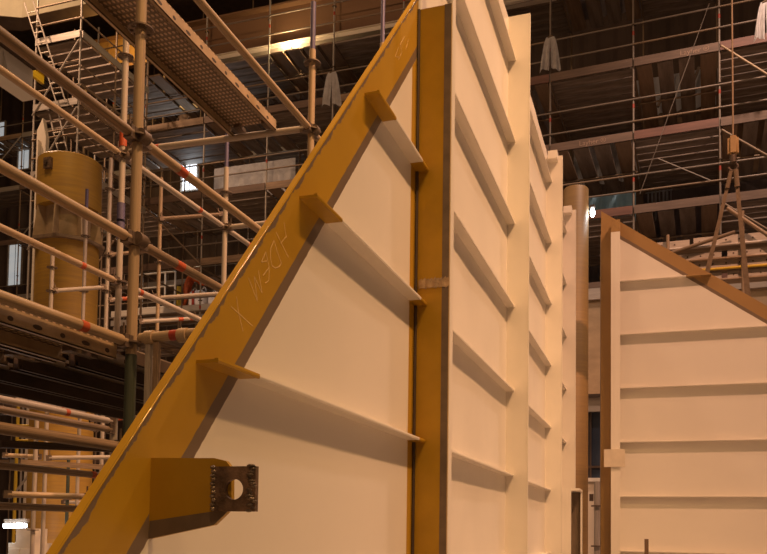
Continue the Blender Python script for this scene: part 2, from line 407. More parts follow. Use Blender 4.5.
# pad eye plate with a real hole
bm = bmesh.new(); x0, x1, z0, z1 = -.993, -.884, 1.632, 1.738; cx, cz, rr_ = -.9405, 1.684, .0245; n = 32
yA = BY-.002
def sq(i):
    a = 2*math.pi*i/n + math.pi/4; c, s = math.cos(a), math.sin(a); k = 1/max(abs(c), abs(s))
    return (cx + (x1-cx if c > 0 else cx-x0)*c*k, cz + (z1-cz if s > 0 else cz-z0)*s*k)
vs = []
for yy in (yA-.014, yA+.001):
    vs.append([bm.verts.new((cx+rr_*math.cos(2*math.pi*i/n+math.pi/4), yy, cz+rr_*math.sin(2*math.pi*i/n+math.pi/4))) for i in range(n)])
    vs.append([bm.verts.new((sq(i)[0], yy, sq(i)[1])) for i in range(n)])
for i in range(n):
    j = (i+1) % n
    bm.faces.new((vs[0][i], vs[0][j], vs[1][j], vs[1][i])); bm.faces.new((vs[2][i], vs[3][i], vs[3][j], vs[2][j]))
    bm.faces.new((vs[0][i], vs[2][i], vs[2][j], vs[0][j])); bm.faces.new((vs[1][i], vs[1][j], vs[3][j], vs[3][i]))
pe = obj('pad_eye', bm, 'rusty_steel', brk); pe['label'] = 'rusty square pad eye plate with a round hole'
bm = bmesh.new()
for i in range(11):
    addball(bm, (x0-.002+random.uniform(-.003, .003), yA-.013, z0+.006+i*.0098), .0062, 1.15, 1, .9, 8, 6)
o = obj('weld_bead', bm, 'weld_metal', pe, sm=True)
bm = bmesh.new()
for i in range(16):
    addball(bm, (x1-.010+random.uniform(-.008, .008), yA-.013, z0+.002+i*.0070), random.uniform(.004, .0065), 1.9, .8, .75, 8, 6)
o = obj('weld_bead', bm, 'weld_metal', pe, sm=True)
# small white box frame standing at the far end of the wall, low in the frame
bf = thing('support_frame', (-.99, 10.2, 0), 'low white steel box frame at the far foot of the long wall', 'frame')
fy = 10.2; fz = aty(570, 488, fy).z; fx0 = aty(562, 500, fy).x; fx1 = aty(571, 500, fy).x; fx2 = aty(579, 500, fy).x
box('upright', (fx0, fy, 0), (fx1, fy+.03, fz), 'white_paint', bf); box('head', (fx0, fy+.03, fz-.03), (fx2, fy+.5, fz-.001), 'white_paint', bf)
box('upright', (fx2-.02, fy+.45, 0), (fx2, fy+.5, fz-.03), 'white_paint', bf); box('back_plate', (fx0, fy+.5, 0), (fx2, fy+.52, fz), 'primer_grey', bf)

# ================================================================== THE GABLE-SHAPED PANEL ON THE RIGHT (faces the camera)
CY = 11.1
pc = lambda px, py: aty(px, py, CY)
A0 = pc(601, 211); A1 = pc(767, 306); sc = (A1.z-A0.z)/(A1.x-A0.x)
gab = thing('gable_panel_block', (A0.x, CY, 0), 'white ribbed steel panel with a sloping ochre top edge at the right', 'steel block')
def cz_(x): return A0.z+sc*(x-A0.x)
xr = A0.x + (A0.z-.3)/(-sc); xr = min(xr, 5.2)
xin = pc(619, 300).x; I0 = pc(620, 238); I1 = pc(767, 325); dz0 = cz_(I0.x)-I0.z; dz1 = cz_(I1.x)-I1.z
def gable_paint():
    m, nt, p = nodes('gable_paint'); b = NB(nt)
    tc = b.n('ShaderNodeTexCoord').outputs['Object']; sp = b.n('ShaderNodeSeparateXYZ'); b.link(tc, sp.inputs[0])
    x, z = sp.outputs[0], sp.outputs[2]
    d = b.math('SUBTRACT', b.math('ADD', b.math('MULTIPLY', x, sc), A0.z), z)
    fine = b.math('MULTIPLY', b.math('SUBTRACT', b.noise(tc, 12, 3), .5), .012)
    step = lambda v, t: b.math('MULTIPLY', b.math('SUBTRACT', v, t), 250, True)
    d = b.math('ADD', d, fine); D = (dz0+dz1)/2
    och = b.mix(b.noise(tc, 4, 4), (.31, .185, .07), (.36, .215, .08)); wh = b.mix(b.noise(tc, 1.6, 4), tuple(c*.94 for c in WHITE), WHITE)
    c = b.mix(step(d, D-.05), och, GREY); c = b.mix(step(d, D), c, wh)
    c = b.mix(step(x, xin-A0.x-.05), och, c)
    b.link(c, p.inputs['Base Color']); p.inputs['Roughness'].default_value = .42; MATS['gable_paint'] = m
gable_paint()
bm = bmesh.new(); addprism(bm, [(A0.x, CY, 0), (A0.x, CY, A0.z), (xr, CY, cz_(xr)), (xr, CY, 0)], (0, .02, 0))
gp = obj('face_plate', bm, 'gable_paint', gab); gp['label'] = 'white face plate with an ochre border'
# left upright T-bar
fx0, fx1 = pc(611, 400).x, pc(620, 400).x; ft = pc(615, 236).z; ftt = pc(615, 224).z
dT = .15; k_ = 1-dT/CY
tb = inst('upright_tee', unit('box', 'white_paint'), Matrix.Translation(((fx0+fx1)/2*k_, CY-dT, ft/2)) @ Matrix.Diagonal(((fx1-fx0), .014, ft, 1)), gab)
box('tee_web', ((fx0+fx1)/2*k_-.008, CY-dT+.007, 0), ((fx0+fx1)/2*k_+.008, CY-.001, ft), 'white_paint', tb)
box('primed_head', (fx0*k_, CY-dT-.007, ft), (fx1*k_, CY-.001, ftt), 'ochre_dull', tb)
t0, t1 = aty(604, 467, CY-dT-.03), aty(625, 449, CY-dT-.03)
o = box('cover_plate', (t0.x, CY-dT-.03, t0.z), (t1.x, CY-dT-.008, t1.z), 'cream_panel', tb); o['label'] = 'small cream cover plate across the upright'
for z in ZS:
    xe = A0.x + (z-A0.z)/sc
    xw = xr if z < cz_(xr)+.3 else A0.x+(z+(dz0+dz1)/2-A0.z)/sc
    if z > cz_(xin)-.4: continue
    def cst(xa, xb, m, parent, name):
        bm = bmesh.new(); t = .010
        pr = [(0, 0), (DST-.012, 0), (DST-.010, .003), (DST, .003), (DST+.001, -.004), (DST-.001, -t-.002), (DST-.014, -t), (0, -t)]
        a = [bm.verts.new((xa, CY-d, z+h)) for d, h in pr]; b_ = [bm.verts.new((xb, CY-d, z+h)) for d, h in pr]
        n = len(pr); bm.faces.new(a); bm.faces.new(b_[::-1])
        for i in range(n): bm.faces.new((a[i], b_[i], b_[(i+1) % n], a[(i+1) % n]))
        return obj(name, bm, m, parent)
    xa = (fx0+fx1)/2*k_+.008
    s = cst(xa, min(xw, xr), 'white_paint', gab, 'stiffener')
    if xw < xr: cst(xw, xw+.30, 'ochre_dull', s, 'primed_end')
# thin post standing before the panel
p0 = aty(646.5, 539, 9.6)
pst = thing('steel_post', (p0.x, 9.6, 0), 'thin rusty steel post before the white ribbed panel', 'post')
box('post_bar', (p0.x-.022, 9.59, .012), (p0.x+.022, 9.63, p0.z), 'rusty_steel', pst); box('foot_plate', (p0.x-.08, 9.53, 0), (p0.x+.08, 9.69, .012), 'rusty_steel', pst)

# ================================================================== COLUMNS
def lathe(bm, c, prof, n=48, rfun=None):
    rings = []
    for r, z in prof:
        rings.append([bm.verts.new((c[0]+r*math.cos(2*math.pi*i/n), c[1]+r*math.sin(2*math.pi*i/n), z)) for i in range(n)])
    for a, b in zip(rings, rings[1:]):
        for i in range(n): bm.faces.new((a[i], a[(i+1) % n], b[(i+1) % n], b[i]))
    bm.faces.new(rings[0][::-1]); bm.faces.new(rings[-1])
# big ochre column on the left with a waist and ring plate
CD = 14.0
cc = atd(66, 300, CD); rad = 31.0/FPX*CD
zt = atd(66, 161, CD).z; zu = atd(66, 211, CD).z; zr = atd(66, 245, CD).z
col = thing('steel_column', (cc.x, cc.y, 0), 'big round ochre steel column with a collar, behind the left scaffold', 'column')
bm = bmesh.new(); lathe(bm, cc, [(rad*.97, 0), (rad*.97, zr-.04)]); obj('lower_shell', bm, 'column_ochre', col, sm=True)
bm = bmesh.new(); lathe(bm, cc, [(rad*.74, zr), (rad*.74, zu)]); obj('neck', bm, 'primer_grey', col, sm=True).data.materials[0] = MATS['tan_tube']
bm = bmesh.new(); lathe(bm, cc, [(rad, zu), (rad, zt-.02), (rad-.02, zt), (rad-.08, zt), (rad-.09, zt-.5)]); obj('upper_shell', bm, 'column_ochre', col, sm=True)
bm = bmesh.new(); n = 8
addprism(bm, [(cc.x+rad*1.17*math.cos(2*math.pi*(i+.5)/n), cc.y+rad*1.17*math.sin(2*math.pi*(i+.5)/n), zr-.04) for i in range(n)], (0, 0, .05)); obj('ring_plate', bm, 'worn_tube', col)
for i in range(8):
    a = 2*math.pi*(i+.35)/8; d = Vector((math.cos(a), math.sin(a), 0))
    bm = bmesh.new(); s = d.cross(UZ)*.012
    q = [Vector((cc.x, cc.y, 0))+d*rad*.73+UZ*(zr+.01), Vector((cc.x, cc.y, 0))+d*rad*1.12+UZ*(zr+.01), Vector((cc.x, cc.y, 0))+d*rad*.99+UZ*(zu-.001), Vector((cc.x, cc.y, 0))+d*rad*.73+UZ*(zu-.001)]
    addprism(bm, [v-s for v in q], s*2); obj('rib', bm, 'tan_tube', col)
lg = atd(48, 163, CD-rad*.8); bm = bmesh.new(); addbox(bm, lg-Vector((.07, .03, .09)), lg+Vector((.07, .30, .09))); l_ = obj('lug', bm, 'rusty_steel', col)
tube('pin', lg+Vector((-.01, -.06, .0)), lg+Vector((-.01, .05, .0)), .03, 'dark_steel', l_)
# tan column at the right
CD2 = 17.0; c2 = atd(575.5, 300, CD2); r2 = 12.6/FPX*CD2; zt2 = atd(576, 187, CD2).z
col2 = thing('tan_column', (c2.x, c2.y, 0), 'tall tan round column between the long wall and the gable panel', 'column')
bm = bmesh.new(); lathe(bm, c2, [(r2, 0.02), (r2, zt2-.03), (r2-.02, zt2), (r2-.06, zt2), (r2-.07, zt2-.4)]); obj('shell', bm, 'column_tan', col2, sm=True)
bm = bmesh.new(); lathe(bm, c2, [(r2+.12, 0), (r2+.12, .03)]); obj('base_plate', bm, 'primer_grey', col2, sm=True)

# ================================================================== THE NEAR SCAFFOLD (behind the sloping plate, left)
R = .0242
XO, XI = -2.36, -3.93
YS = [1.23, 3.28, 5.33, 6.90, 8.97]
LZ = {'low': 1.955, 'deck': 2.455, 'mid': 2.95, 'rail': 3.453, 'up': 4.46}
near = thing('near_scaffold', (XO, 3.28, 0), 'near tubular scaffold tower with thick diagonal-looking rails at the left', 'scaffold')
def standard(x, y, z0, z1, m, ros=(), spig=0, parent=None, r=R, base=True):
    o = tube('standard', (x, y, z0), (x, y, z1), r, m, parent, 20)
    for z in ros: rosette((x, y, z), o)
    if spig: tube('spigot', (x, y, z1-.02), (x, y, z1+spig), r*.8, 'blue_spigot', o)
    if base: box('base_plate', (x-.075, y-.075, z0-.02), (x+.075, y+.075, z0), 'clamp_steel', o)
    return o
def ledger(p, q, m, parent, bands=(), name='ledger', r=R, heads=True, bm_='orange_tape'):
    p, q = Vector(p), Vector(q); d = (q-p).normalized(); a, b = p+d*.05, q-d*.05
    o = tube(name, a, b, r, m, parent, 20)
    for f, l in bands: band(a, b, (b-a).length*f, l, o, r*1.04, bm_)
    if heads:
        Rm = d.to_track_quat('X', 'Z').to_matrix().to_4x4()
        inst('wedge_head', unit('wedge', 'clamp_steel'), Matrix.Translation(p+d*.05) @ Rm, o)
        inst('wedge_head', unit('wedge', 'clamp_steel'), Matrix.Translation(q-d*.05) @ Rm @ Matrix.Rotation(math.pi, 4, 'Z'), o)
    return o
rs = [.45+.5*i for i in range(14)]
rz = lambda a, b: [z-.0 for z in (.455, .955, 1.455, 1.955, 2.455, 2.955, 3.455, 3.96, 4.46, 4.96, 5.46, 5.96, 6.46) if a < z < b]
# outer and inner standards
tube('standard', (XO, 3.28, .02), (XO, 3.28, 2.40), R*1.12, 'green_tube', near, 20)
standard(XO, 3.28, 2.40, 6.4, 'tan_tube', [2.455, 3.455, 3.99], 0, near, r=R*1.05, base=False)
standard(XO, 5.33, .02, 5.06, 'tan_tube', [2.455, 3.455, 4.46, 4.96], .36, near)
standard(XO, 6.90, .02, 6.02, 'tan_tube', [4.46, 5.46, 5.90], .42, near)
standard(XI, 5.28, .02, 7.2, 'pale_tube', [2.455, 3.46, 4.46, 5.25], 0, near)
standard(XI, 6.88, .02, 5.05, 'pale_tube', [2.455, 3.46, 4.46, 4.80], .36, near)
standard(XO, 1.23, .02, 6.4, 'tan_tube', [2.455, 3.455], 0, near)
standard(XI, 3.28, .02, 6.4, 'pale_tube', [2.455, 3.455], 0, near)
z = LZ
# outer guard rails and ledgers, along the wall
for zz, m, bd in ((z['rail'], 'worn_tube', ()), (z['mid'], 'tan_tube', ()), (z['deck'], 'tan_tube', ((.845, .045),)), (z['low'], 'worn_tube', ())):
    ledger((XO, YS[0], zz), (XO, YS[1], zz), m, near, bd, 'ledger')
for zz, m, bd in ((z['rail'], 'tan_tube', ((.17, .07),)), (z['mid'], 'worn_tube', ((.17, .07),)), (z['low'], 'worn_tube', ())):
    ledger((XO, YS[1], zz), (XO, YS[2], zz), m, near, bd, 'ledger')
ledger((XO, YS[1], z['up']), (XO, YS[2], z['up']), 'tan_tube', near, (), 'ledger'); ledger((XO, YS[2], z['up']), (XO, YS[3], z['up']), 'tan_tube', near)
ledger((XO, YS[0], z['up']), (XO, YS[1], z['up']), 'tan_tube', near)
# inner ledgers
for zz, m, bd in ((z['up'], 'tan_tube', ()), (3.46, 'tan_tube', ((.80, .045),)), (z['deck']-.08, 'pale_tube', ((.74, .04),)), (2.31, 'worn_tube', ()), (1.955, 'worn_tube', ((.90, .05),)), (1.70, 'worn_tube', ())):
    ledger((XI, 3.28, zz), (XI, 5.28, zz), m, near, bd)
for zz, m, bd in ((z['up'], 'pale_tube', ((.72, .045),)), (3.46, 'pale_tube', ((.15, .04),)), (2.455, 'worn_tube', ())):
    ledger((XI, 5.28, zz), (XI, 6.88, zz), m, near, bd)
ledger((XI, 6.88, z['up']), (XI, 8.95, z['up']), 'pale_tube', near, ((.22, .045),))
# cross transoms
ledger((XI, 5.30, z['up']+.04), (XO, 5.33, z['up']+.02), 'pale_tube', near, ((.16, .06),), 'transom')
ledger((XI, 6.88, z['up']), (XO, 6.90, z['up']), 'pale_tube', near, ((.28, .06),), 'transom')
ledger((XI, 6.88, 3.46), (XO, 6.90, 3.46), 'pale_tube', near, ((.6, .05),), 'transom', bm_='red_tape')
ledger((XI, 5.28, 2.455), (XO, 5.33, 2.455), 'pale_tube', near, (), 'transom')
ledger((XI, 3.28, 2.455), (XO, 3.28, 2.455), 'galvanised', near, (), 'transom')
ledger((XI, 5.28, 1.955), (XO, 5.33, 1.955), 'pale_tube', near, ((.5, .05),), 'transom')
ledger((XI, 5.28, 1.72), (XO, 5.33, 1.72), 'pale_tube', near, (), 'transom')
# console bracket reaching towards the plate
cb = ledger((XO, 3.28, 2.475), (XO+.72, 3.28, 2.49), 'tan_tube', near, ((.30, .04),), 'console_tube', bm_='red_tape', heads=False)
for f in (.08, .26):
    tube('collar', (XO+f, 3.28, 2.475), (XO+f+.045, 3.28, 2.476), .034, 'tan_tube', cb)
box('console_strut', (XO+.085, 3.268, 1.93), (XO+.112, 3.292, 2.45), 'galvanised', cb); box('console_strut', (XO+.13, 3.268, 1.97), (XO+.155, 3.292, 2.45), 'worn_tube', cb)
bm = bmesh.new(); addprism(bm, [(XO, 3.262, 1.80), (XO+.6, 3.262, 2.20), (XO+.6, 3.262, 2.25), (XO, 3.262, 1.86)], (0, .03, 0)); obj('console_brace', bm, 'galvanised', cb)
tube('marker_sleeve', (XI, 5.28, 4.53), (XI, 5.28, 4.66), .029, 'orange_tape', near)
for p in ((XI, 5.28, 4.03), (XI, 5.28, 3.9)): tube('sleeve', Vector(p)+Vector((0, 0, -.1)), Vector(p)+Vector((0, 0, .05)), .031, 'blue_spigot', near)
for p in ((XO, 3.28, 3.453), (XO, 3.28, 2.95), (XO, 5.33, 4.46), (XI, 6.88, 4.46), (XI, 5.28, 4.46)):
    inst('coupler', unit('clamp', 'clamp_steel'), Matrix.Translation(Vector(p)), near)

# punched steel deck planks: top sheet, two side flanges with slots, dark lip
def plank(x0, x1, y0, y1, zt, parent, slots=True, m='punched_sheet', rail_m='tan_tube'):
    h = .073
    bm = bmesh.new(); addbox(bm, (x0, y0, zt-.006), (x1, y1, zt)); o = obj('deck_plank', bm, m, parent, origin=((x0+x1)/2, (y0+y1)/2, zt))
    for xa, d in ((x0, 1), (x1, -1)):
        bm = bmesh.new(); addbox(bm, (xa, y0, zt-h), (xa+d*.006, y1, zt-.006)); addbox(bm, (xa, y0, zt-h), (xa+d*.03, y1, zt-h+.005))
        addbox(bm, (xa+d*.024, y0, zt-h), (xa+d*.03, y1, zt-h+.018))
        obj('side_flange', bm, rail_m, o)
    if slots:
        n = int((y1-y0)/.15)
        for i in range(n):
            y = y0+.08+i*.15; w_ = .055 if i % 2 else .032
            bm = bmesh.new()
            pts = [(x1+.0008, y+w_*math.cos(a)*.5*(1.0), zt-.046+.0105*math.sin(a)) for a in [2*math.pi*k/12 for k in range(12)]]
            addprism(bm, pts, (-.004, 0, 0)); obj('slot', bm, 'dark_steel', o)
    # end hooks over the transom
    for ye in (y0, y1):
        for xa in (x0+.05, x1-.10): box('hook_claw', (xa, ye-.05, zt-.03), (xa+.05, ye+.05, zt-.004), 'clamp_steel', o)
    return o
# lower deck, seen from beneath
for i in range(4):
    x1 = XO-.045-.345*i; ZD = 2.445
    plank(x1-.32, x1, YS[0]+.05, YS[1]-.05, ZD, near, slots=(i == 0), m='punched_sheet', rail_m='tan_tube' if i == 0 else 'worn_tube')
    plank(x1-.32, x1, YS[1]+.05, YS[2]-.05, ZD, near, slots=False, m='deck_underside', rail_m='dark_steel')
# upper deck plank with its punched underside
u0, u1 = atd(245, 130, 5.5), atd(280, 131, 5.5)
pu = plank(XO-.64, XO-.265, YS[1]+.0, YS[2]-.03, 4.56, near, slots=True)

# ================================================================== SECOND SCAFFOLD ROUND THE OCHRE COLUMN
mid = thing('column_scaffold', (-6.6, 8.4, 0), 'thin-looking scaffold standing between the near scaffold and the ochre column', 'scaffold')
def stdpx(px, D, y0, y1, m, parent, ros, spig=0):
    p = atd(px, 300, D); z0 = 0.02 if y1 is None else atd(px, y1, D).z; z1 = atd(px, y0, D).z
    o = tube('standard', (p.x, p.y, z0), (p.x, p.y, z1), R, m, parent, 12)
    for ry in ros: rosette((p.x, p.y, atd(px, ry, D).z), o)
    if spig: tube('spigot', (p.x, p.y, z1), (p.x, p.y, z1+spig), R*.9, 'blue_spigot', o)
    return p
s83 = stdpx(83.5, 11.2, 206, None, 'pale_tube', mid, (235, 265, 291, 440), .26)
s51 = stdpx(51, 9.8, 247, None, 'pale_tube', mid, (267, 291))
s107 = stdpx(106.5, 10.2, 155, None, 'pale_tube', mid, (187, 255, 291))
s158 = stdpx(158, 10.6, 175, None, 'tan_tube', mid, (219, 262), 0)
s41 = stdpx(41, 9.0, 420, None, 'pale_tube', mid, (495, 530)); s73 = stdpx(74, 12, 460, None, 'green_tube', mid, (500,))
def hl(p, q, y, D1, D2, m, parent, bands=(), r=R):   # tube between two pixel columns at given depths
    return ledger(atd(p, y[0], D1), atd(q, y[1], D2), m, parent, bands, r=r)
hl(51, 107, (291, 287), 9.8, 10.2, 'pale_tube', mid); hl(107, 158, (300, 296), 10.2, 10.6, 'pale_tube', mid, ((.3, .06),))
hl(107, 158, (255, 250), 10.2, 10.6, 'worn_tube', mid)
hl(155, 226, (298, 293), 10.6, 10.9, 'pale_tube', mid); hl(158, 224, (219, 214), 10.6, 11, 'worn_tube', mid)
hl(137, 200, (322, 318), 10.2, 10.8, 'pale_tube', mid, ((.7, .07), (.9, .06)))
hl(12, 85, (398, 412), 8.2, 11.2, 'pale_tube', mid, ((.6, .05),)); hl(0, 97, (411, 430), 7.6, 10.4, 'worn_tube', mid)
hl(44, 130, (458, 457), 9.2, 9.6, 'pale_tube', mid); hl(0, 44, (455, 457), 9.0, 9.2, 'tan_tube', mid)
hl(0, 95, (494, 497), 6.2, 6.6, 'tan_tube', mid); hl(60, 110, (502, 503), 12, 12.4, 'pale_tube', mid); hl(88, 130, (420, 418), 10.4, 10.8, 'pale_tube', mid, ((.8, .06),))
# perforated toe boards and deck edges under the deck at the left
def toothed(p, q, hgt, m, parent):
    p, q = Vector(p), Vector(q); d = (q-p).normalized()
    o = boxm('deck_edge', Matrix.Translation((p+q)/2) @ d.to_track_quat('X', 'Z').to_matrix().to_4x4(), ((q-p).length, .05, hgt), m, parent)
    return o
toothed(atd(0, 444, 5), atd(118, 449, 5.6), .045, 'dark_steel', mid); toothed(atd(20, 462, 8), atd(118, 468, 8.6), .05, 'worn_tube', mid)

# ================================================================== FAR SCAFFOLD WALLS
def label_text(txt, size, M, m, parent):
    cu = bpy.data.curves.new('lettering', 'FONT'); cu.body = txt; cu.size = size; cu.extrude = .002
    t = bpy.data.objects.new('lettering_source', cu); C.objects.link(t)
    me = bpy.data.meshes.new_from_object(t.evaluated_get(bpy.context.evaluated_depsgraph_get()))
    bpy.data.objects.remove(t); me.materials.clear(); setmat(me, m)
    return inst('lettering', me, M, parent)
def far_wall(name, label, Y, yaw, pxs, refpx, levels, rails, depth, parentloc, plank_dir, toe_m, m_std, deck_m='deck_underside', group=None, letter=(), zbot=0.02, ztop=None, notoe=()):
    """scaffold seen from below: rows of standards, guard rails, toe boards, and single deck planks in each bay"""
    o0 = aty(refpx, 200, Y); ca, sa = math.cos(yaw), math.sin(yaw)
    ex = Vector((ca, sa, 0)); ey = Vector((-sa, ca, 0)); base = Vector((o0.x, Y, 0))
    def hit(px, py):     # pixel on the front plane of this scaffold
        d = ray(px, py); t = (base-CAM).dot(ey)/d.dot(ey); return CAM+d*t
    th = thing(name, (o0.x, Y, 0), label, 'scaffold', group)
    U = [(hit(px, 150)-base).dot(ex) for px in pxs]
    zl = [hit(refpx, y).z for y in levels]; zr_ = [hit(refpx, y).z for y in rails]
    top = ztop or max(zl)+2.3
    P = lambda u, v, z_: base+ex*u+ey*v+UZ*z_
    Rm = Matrix((( ca, -sa, 0, 0), (sa, ca, 0, 0), (0, 0, 1, 0), (0, 0, 0, 1)))
    for i, u in enumerate(U):
        for v in (0, depth):
            s = tube('standard', P(u, v, zbot), P(u, v, top), .026, m_std if v == 0 else 'worn_tube', th, 10)
            if v == 0:
                for k, zz in enumerate(zl): 
                    tube('marking_band', P(u, 0, zz+.75), P(u, 0, zz+.85), .028, 'red_tape', s, 10)
                    inst('rosette', unit('rosette', 'clamp_steel'), Matrix.Translation(P(u, 0, zz+1.0)), s)
    for zz in zr_:
        for a, b in zip(U, U[1:]):
            tube('guard_rail', P(a, -.03, zz), P(b, -.03, zz), .022, random.choice(['far_tube', 'far_tube', 'worn_tube']), th, 10)
    for li, zz in enumerate(zl):
        for bi, (a, b) in enumerate(zip(U, U[1:])):
            if li not in notoe: t = boxm('toe_board', Matrix.Translation(P((a+b)/2, -.05, zz+.06)) @ Rm, (b-a-.04, .03, .20), toe_m[(li+bi) % len(toe_m)], th)
            for (l2, b2, f) in letter:
                if (l2, b2) == (li, bi):
                    label_text('Layher ®', .17, Matrix.Translation(P(a+(b-a)*f, -.069, zz-.0)) @ Rm @ Matrix.Rotation(math.pi/2, 4, 'X'), 'lettering_pale', t)
            tube('transom', P(a, 0, zz-.09), P(a, depth, zz-.09), .024, 'worn_tube', th, 10)
            pd = plank_dir(li, bi)
            if pd == 'x':
                n = max(3, int(depth/.34)); wd = depth/n
                for k in range(n):
                    boxm('deck_plank', Matrix.Translation(P((a+b)/2, wd*(k+.5), zz-.03-.012*(k % 2))) @ Rm, (b-a-.05, wd-.05, .05), deck_m, th)
            elif pd == 'y':
                n = max(4, int((b-a)/.42)); wd = (b-a)/n
                for k in range(n):
                    boxm('deck_plank', Matrix.Translation(P(a+wd*(k+.5), depth/2, zz-.02)) @ Rm, (wd-.13, depth, .05), deck_m if k % 3 else 'deck_wood', th)
                tube('transom', P(a, depth*.5, zz-.1), P(b, depth*.5, zz-.1), .024, 'worn_tube', th, 10)
    return th, P, U, zl, Rm
# right-hand scaffold wall
YR = 20.0
farR, PR, UR, ZR, RmR = far_wall('far_scaffold', 'tall dark scaffold with decks and reddish toe boards behind the gable panel', YR, math.radians(-3.2), [478, 550, 633.5, 720, 806], 633,
    [-66, 66, 139, 213, 286], [-44, -22, 25, 45, 100, 122, 176, 192], 3.4, None, lambda l, b: 'x' if (l+b) % 2 == 0 else 'y', ['toe_board', 'toe_board_red', 'toe_board'], 'far_tube',
    letter=((1, 2, .55), (2, 1, .36)), ztop=17.5)
# tarpaulin sheets closing the back of that scaffold
def sheet(name, u0, u1, z0, z1, v, m, parent, P, n=36, amp=.05, sag=.0):
    bm = bmesh.new(); prev = None
    for i in range(n+1):
        f = i/n; u = u0+(u1-u0)*f; dv = amp*math.sin(i*1.25)+amp*.5*math.sin(i*2.9+1)
        col_ = [bm.verts.new(P(u, v+dv*(1-.3*j), z0+(z1-z0)*j/3-sag*math.sin(math.pi*f)*(j/3))) for j in range(4)]
        if prev:
            for j in range(3): bm.faces.new((prev[j], col_[j], col_[j+1], prev[j+1]))
        prev = col_
    r = bmesh.ops.solidify(bm, geom=bm.faces[:], thickness=.004)
    return obj(name, bm, m, parent, sm=True)
for (li, bi, f0, f1, h0, h1, m) in ((1, 1, .05, .95, .3, 1.35, 'tarp_grey'), (1, 2, .02, .98, .3, 1.35, 'tarp_grey'), (1, 3, .0, 1.0, .3, 1.3, 'tarp_grey'),
        (2, 1, .05, .97, .35, 1.75, 'tarp_grey'), (2, 2, .0, 1.0, .1, 1.9, 'deck_wood'), (2, 3, .0, 1.0, .1, 1.9, 'deck_wood'), (1, 0, .1, 1, .1, 1.6, 'tarp_dark'), (0, 1, .0, 1, .1, 1.6, 'tarp_dark'), (0, 2, .0, 1, .1, 1.6, 'tarp_dark'),
        (3, 1, .1, .98, .1, 1.0, 'tarp_blue'), (3, 2, .0, 1, .1, 1.7, 'tarp_dark'), (3, 3, .0, 1, .1, 1.7, 'tarp_dark'), (3, 2, .03, .40, .9, 2.0, 'tarp_grey'), (4, 2, 0, 1, .1, 1.6, 'tarp_dark'), (4, 1, 0, 1, .1, 1.6, 'tarp_dark'), (4, 3, 0, 1, .1, 1.6, 'tarp_dark')):
    a, b = UR[bi], UR[bi+1]
    sheet('tarpaulin', a+(b-a)*f0, a+(b-a)*f1, ZR[li]+h0, ZR[li]+h1, 3.2 if m != 'tarp_blue' else 1.2, m, farR, PR, amp=.05 if 'tarp' in m else .01)
# diagonal braces and long wires
ledger(PR(UR[3], -.06, ZR[1]+.1), PR(UR[4], -.06, ZR[1]-1.5), 'tan_tube', farR, name='brace', heads=False)
ledger(PR(UR[3], -.06, ZR[2]-.1), PR(UR[4], -.06, ZR[2]-1.5), 'worn_tube', farR, name='brace', heads=False)
ledger(PR(UR[3], -.06, ZR[3]-.0), PR(UR[4], -.06, ZR[3]-1.4), 'worn_tube', farR, name='brace', heads=False)
tube('tie_wire', PR(UR[2]+1.7, -.1, ZR[1]+1.1), PR(UR[2]+.15, -.1, ZR[2]-1.4), .007, 'far_tube', farR, 6)
tube('tie_wire', PR(UR[2]+.55, -.1, ZR[2]-.6), PR(UR[3]-.2, -.1, ZR[2]-1.3), .012, 'galvanised', farR, 6)
for bi in (1, 2):   # small lattice girders behind the upper sheets
    a = UR[bi]
    for k in range(3):
        tube('lattice_brace', PR(a+.4+.7*k, 3.0, ZR[1]+.4), PR(a+.75+.7*k, 3.0, ZR[1]+1.3), .04, 'deck_underside', farR, 8)

# left-hand scaffold wall behind the near one
YL = 20.5
farL, PL, UL, ZL, RmL = far_wall('rear_scaffold', 'distant scaffold with decks and guard rails above the sloping plate at upper left', YL, 0.0, [95, 145, 204, 267, 332, 402, 475], 267,
    [54, 113, 189, 258, 330], [17, 36, 84, 99, 156, 170, 224, 238, 292, 306], 2.2, None, lambda l, b: None if (l == 3 and b < 3) else ('y' if (l+b) % 2 else 'x'), ['toe_board', 'toe_board', 'deck_wood'], 'galvanised', ztop=aty(267, -8, 20.5).z, notoe=(0,))
for (li, bi, f0, f1, h0, h1, v, m) in ((2, 2, .0, 1.3, .1, 1.1, .6, 'white_cloth'), (2, 3, .3, 1.0, .1, 1.0, 1.2, 'tarp_grey'), (3, 3, .0, 1.0, .1, 1.5, 2.1, 'tarp_dark'), (1, 2, 0, 1, .1, 1.5, 2.15, 'tarp_dark'), (1, 3, 0, 1, .1, 1.5, 2.15, 'tarp_dark'), (4, 3, 0, 1, .2, 1.3, 2.0, 'tarp_blue'),):
    a, b = UL[bi], UL[bi+1]
    sheet('tarpaulin', a+(b-a)*f0, a+(b-a)*f1, ZL[li]+h0, ZL[li]+h1, v, m, farL, PL, amp=.04)
for (a, b) in (((1, 2), (2, 3)), ((0, 3), (1, 2)), ((2, 4), (3, 3))):
    tube('brace', PL(UL[a[0]], -.08, ZL[a[1]]), PL(UL[b[0]], -.08, ZL[b[1]]), .024, 'worn_tube', farL, 10)

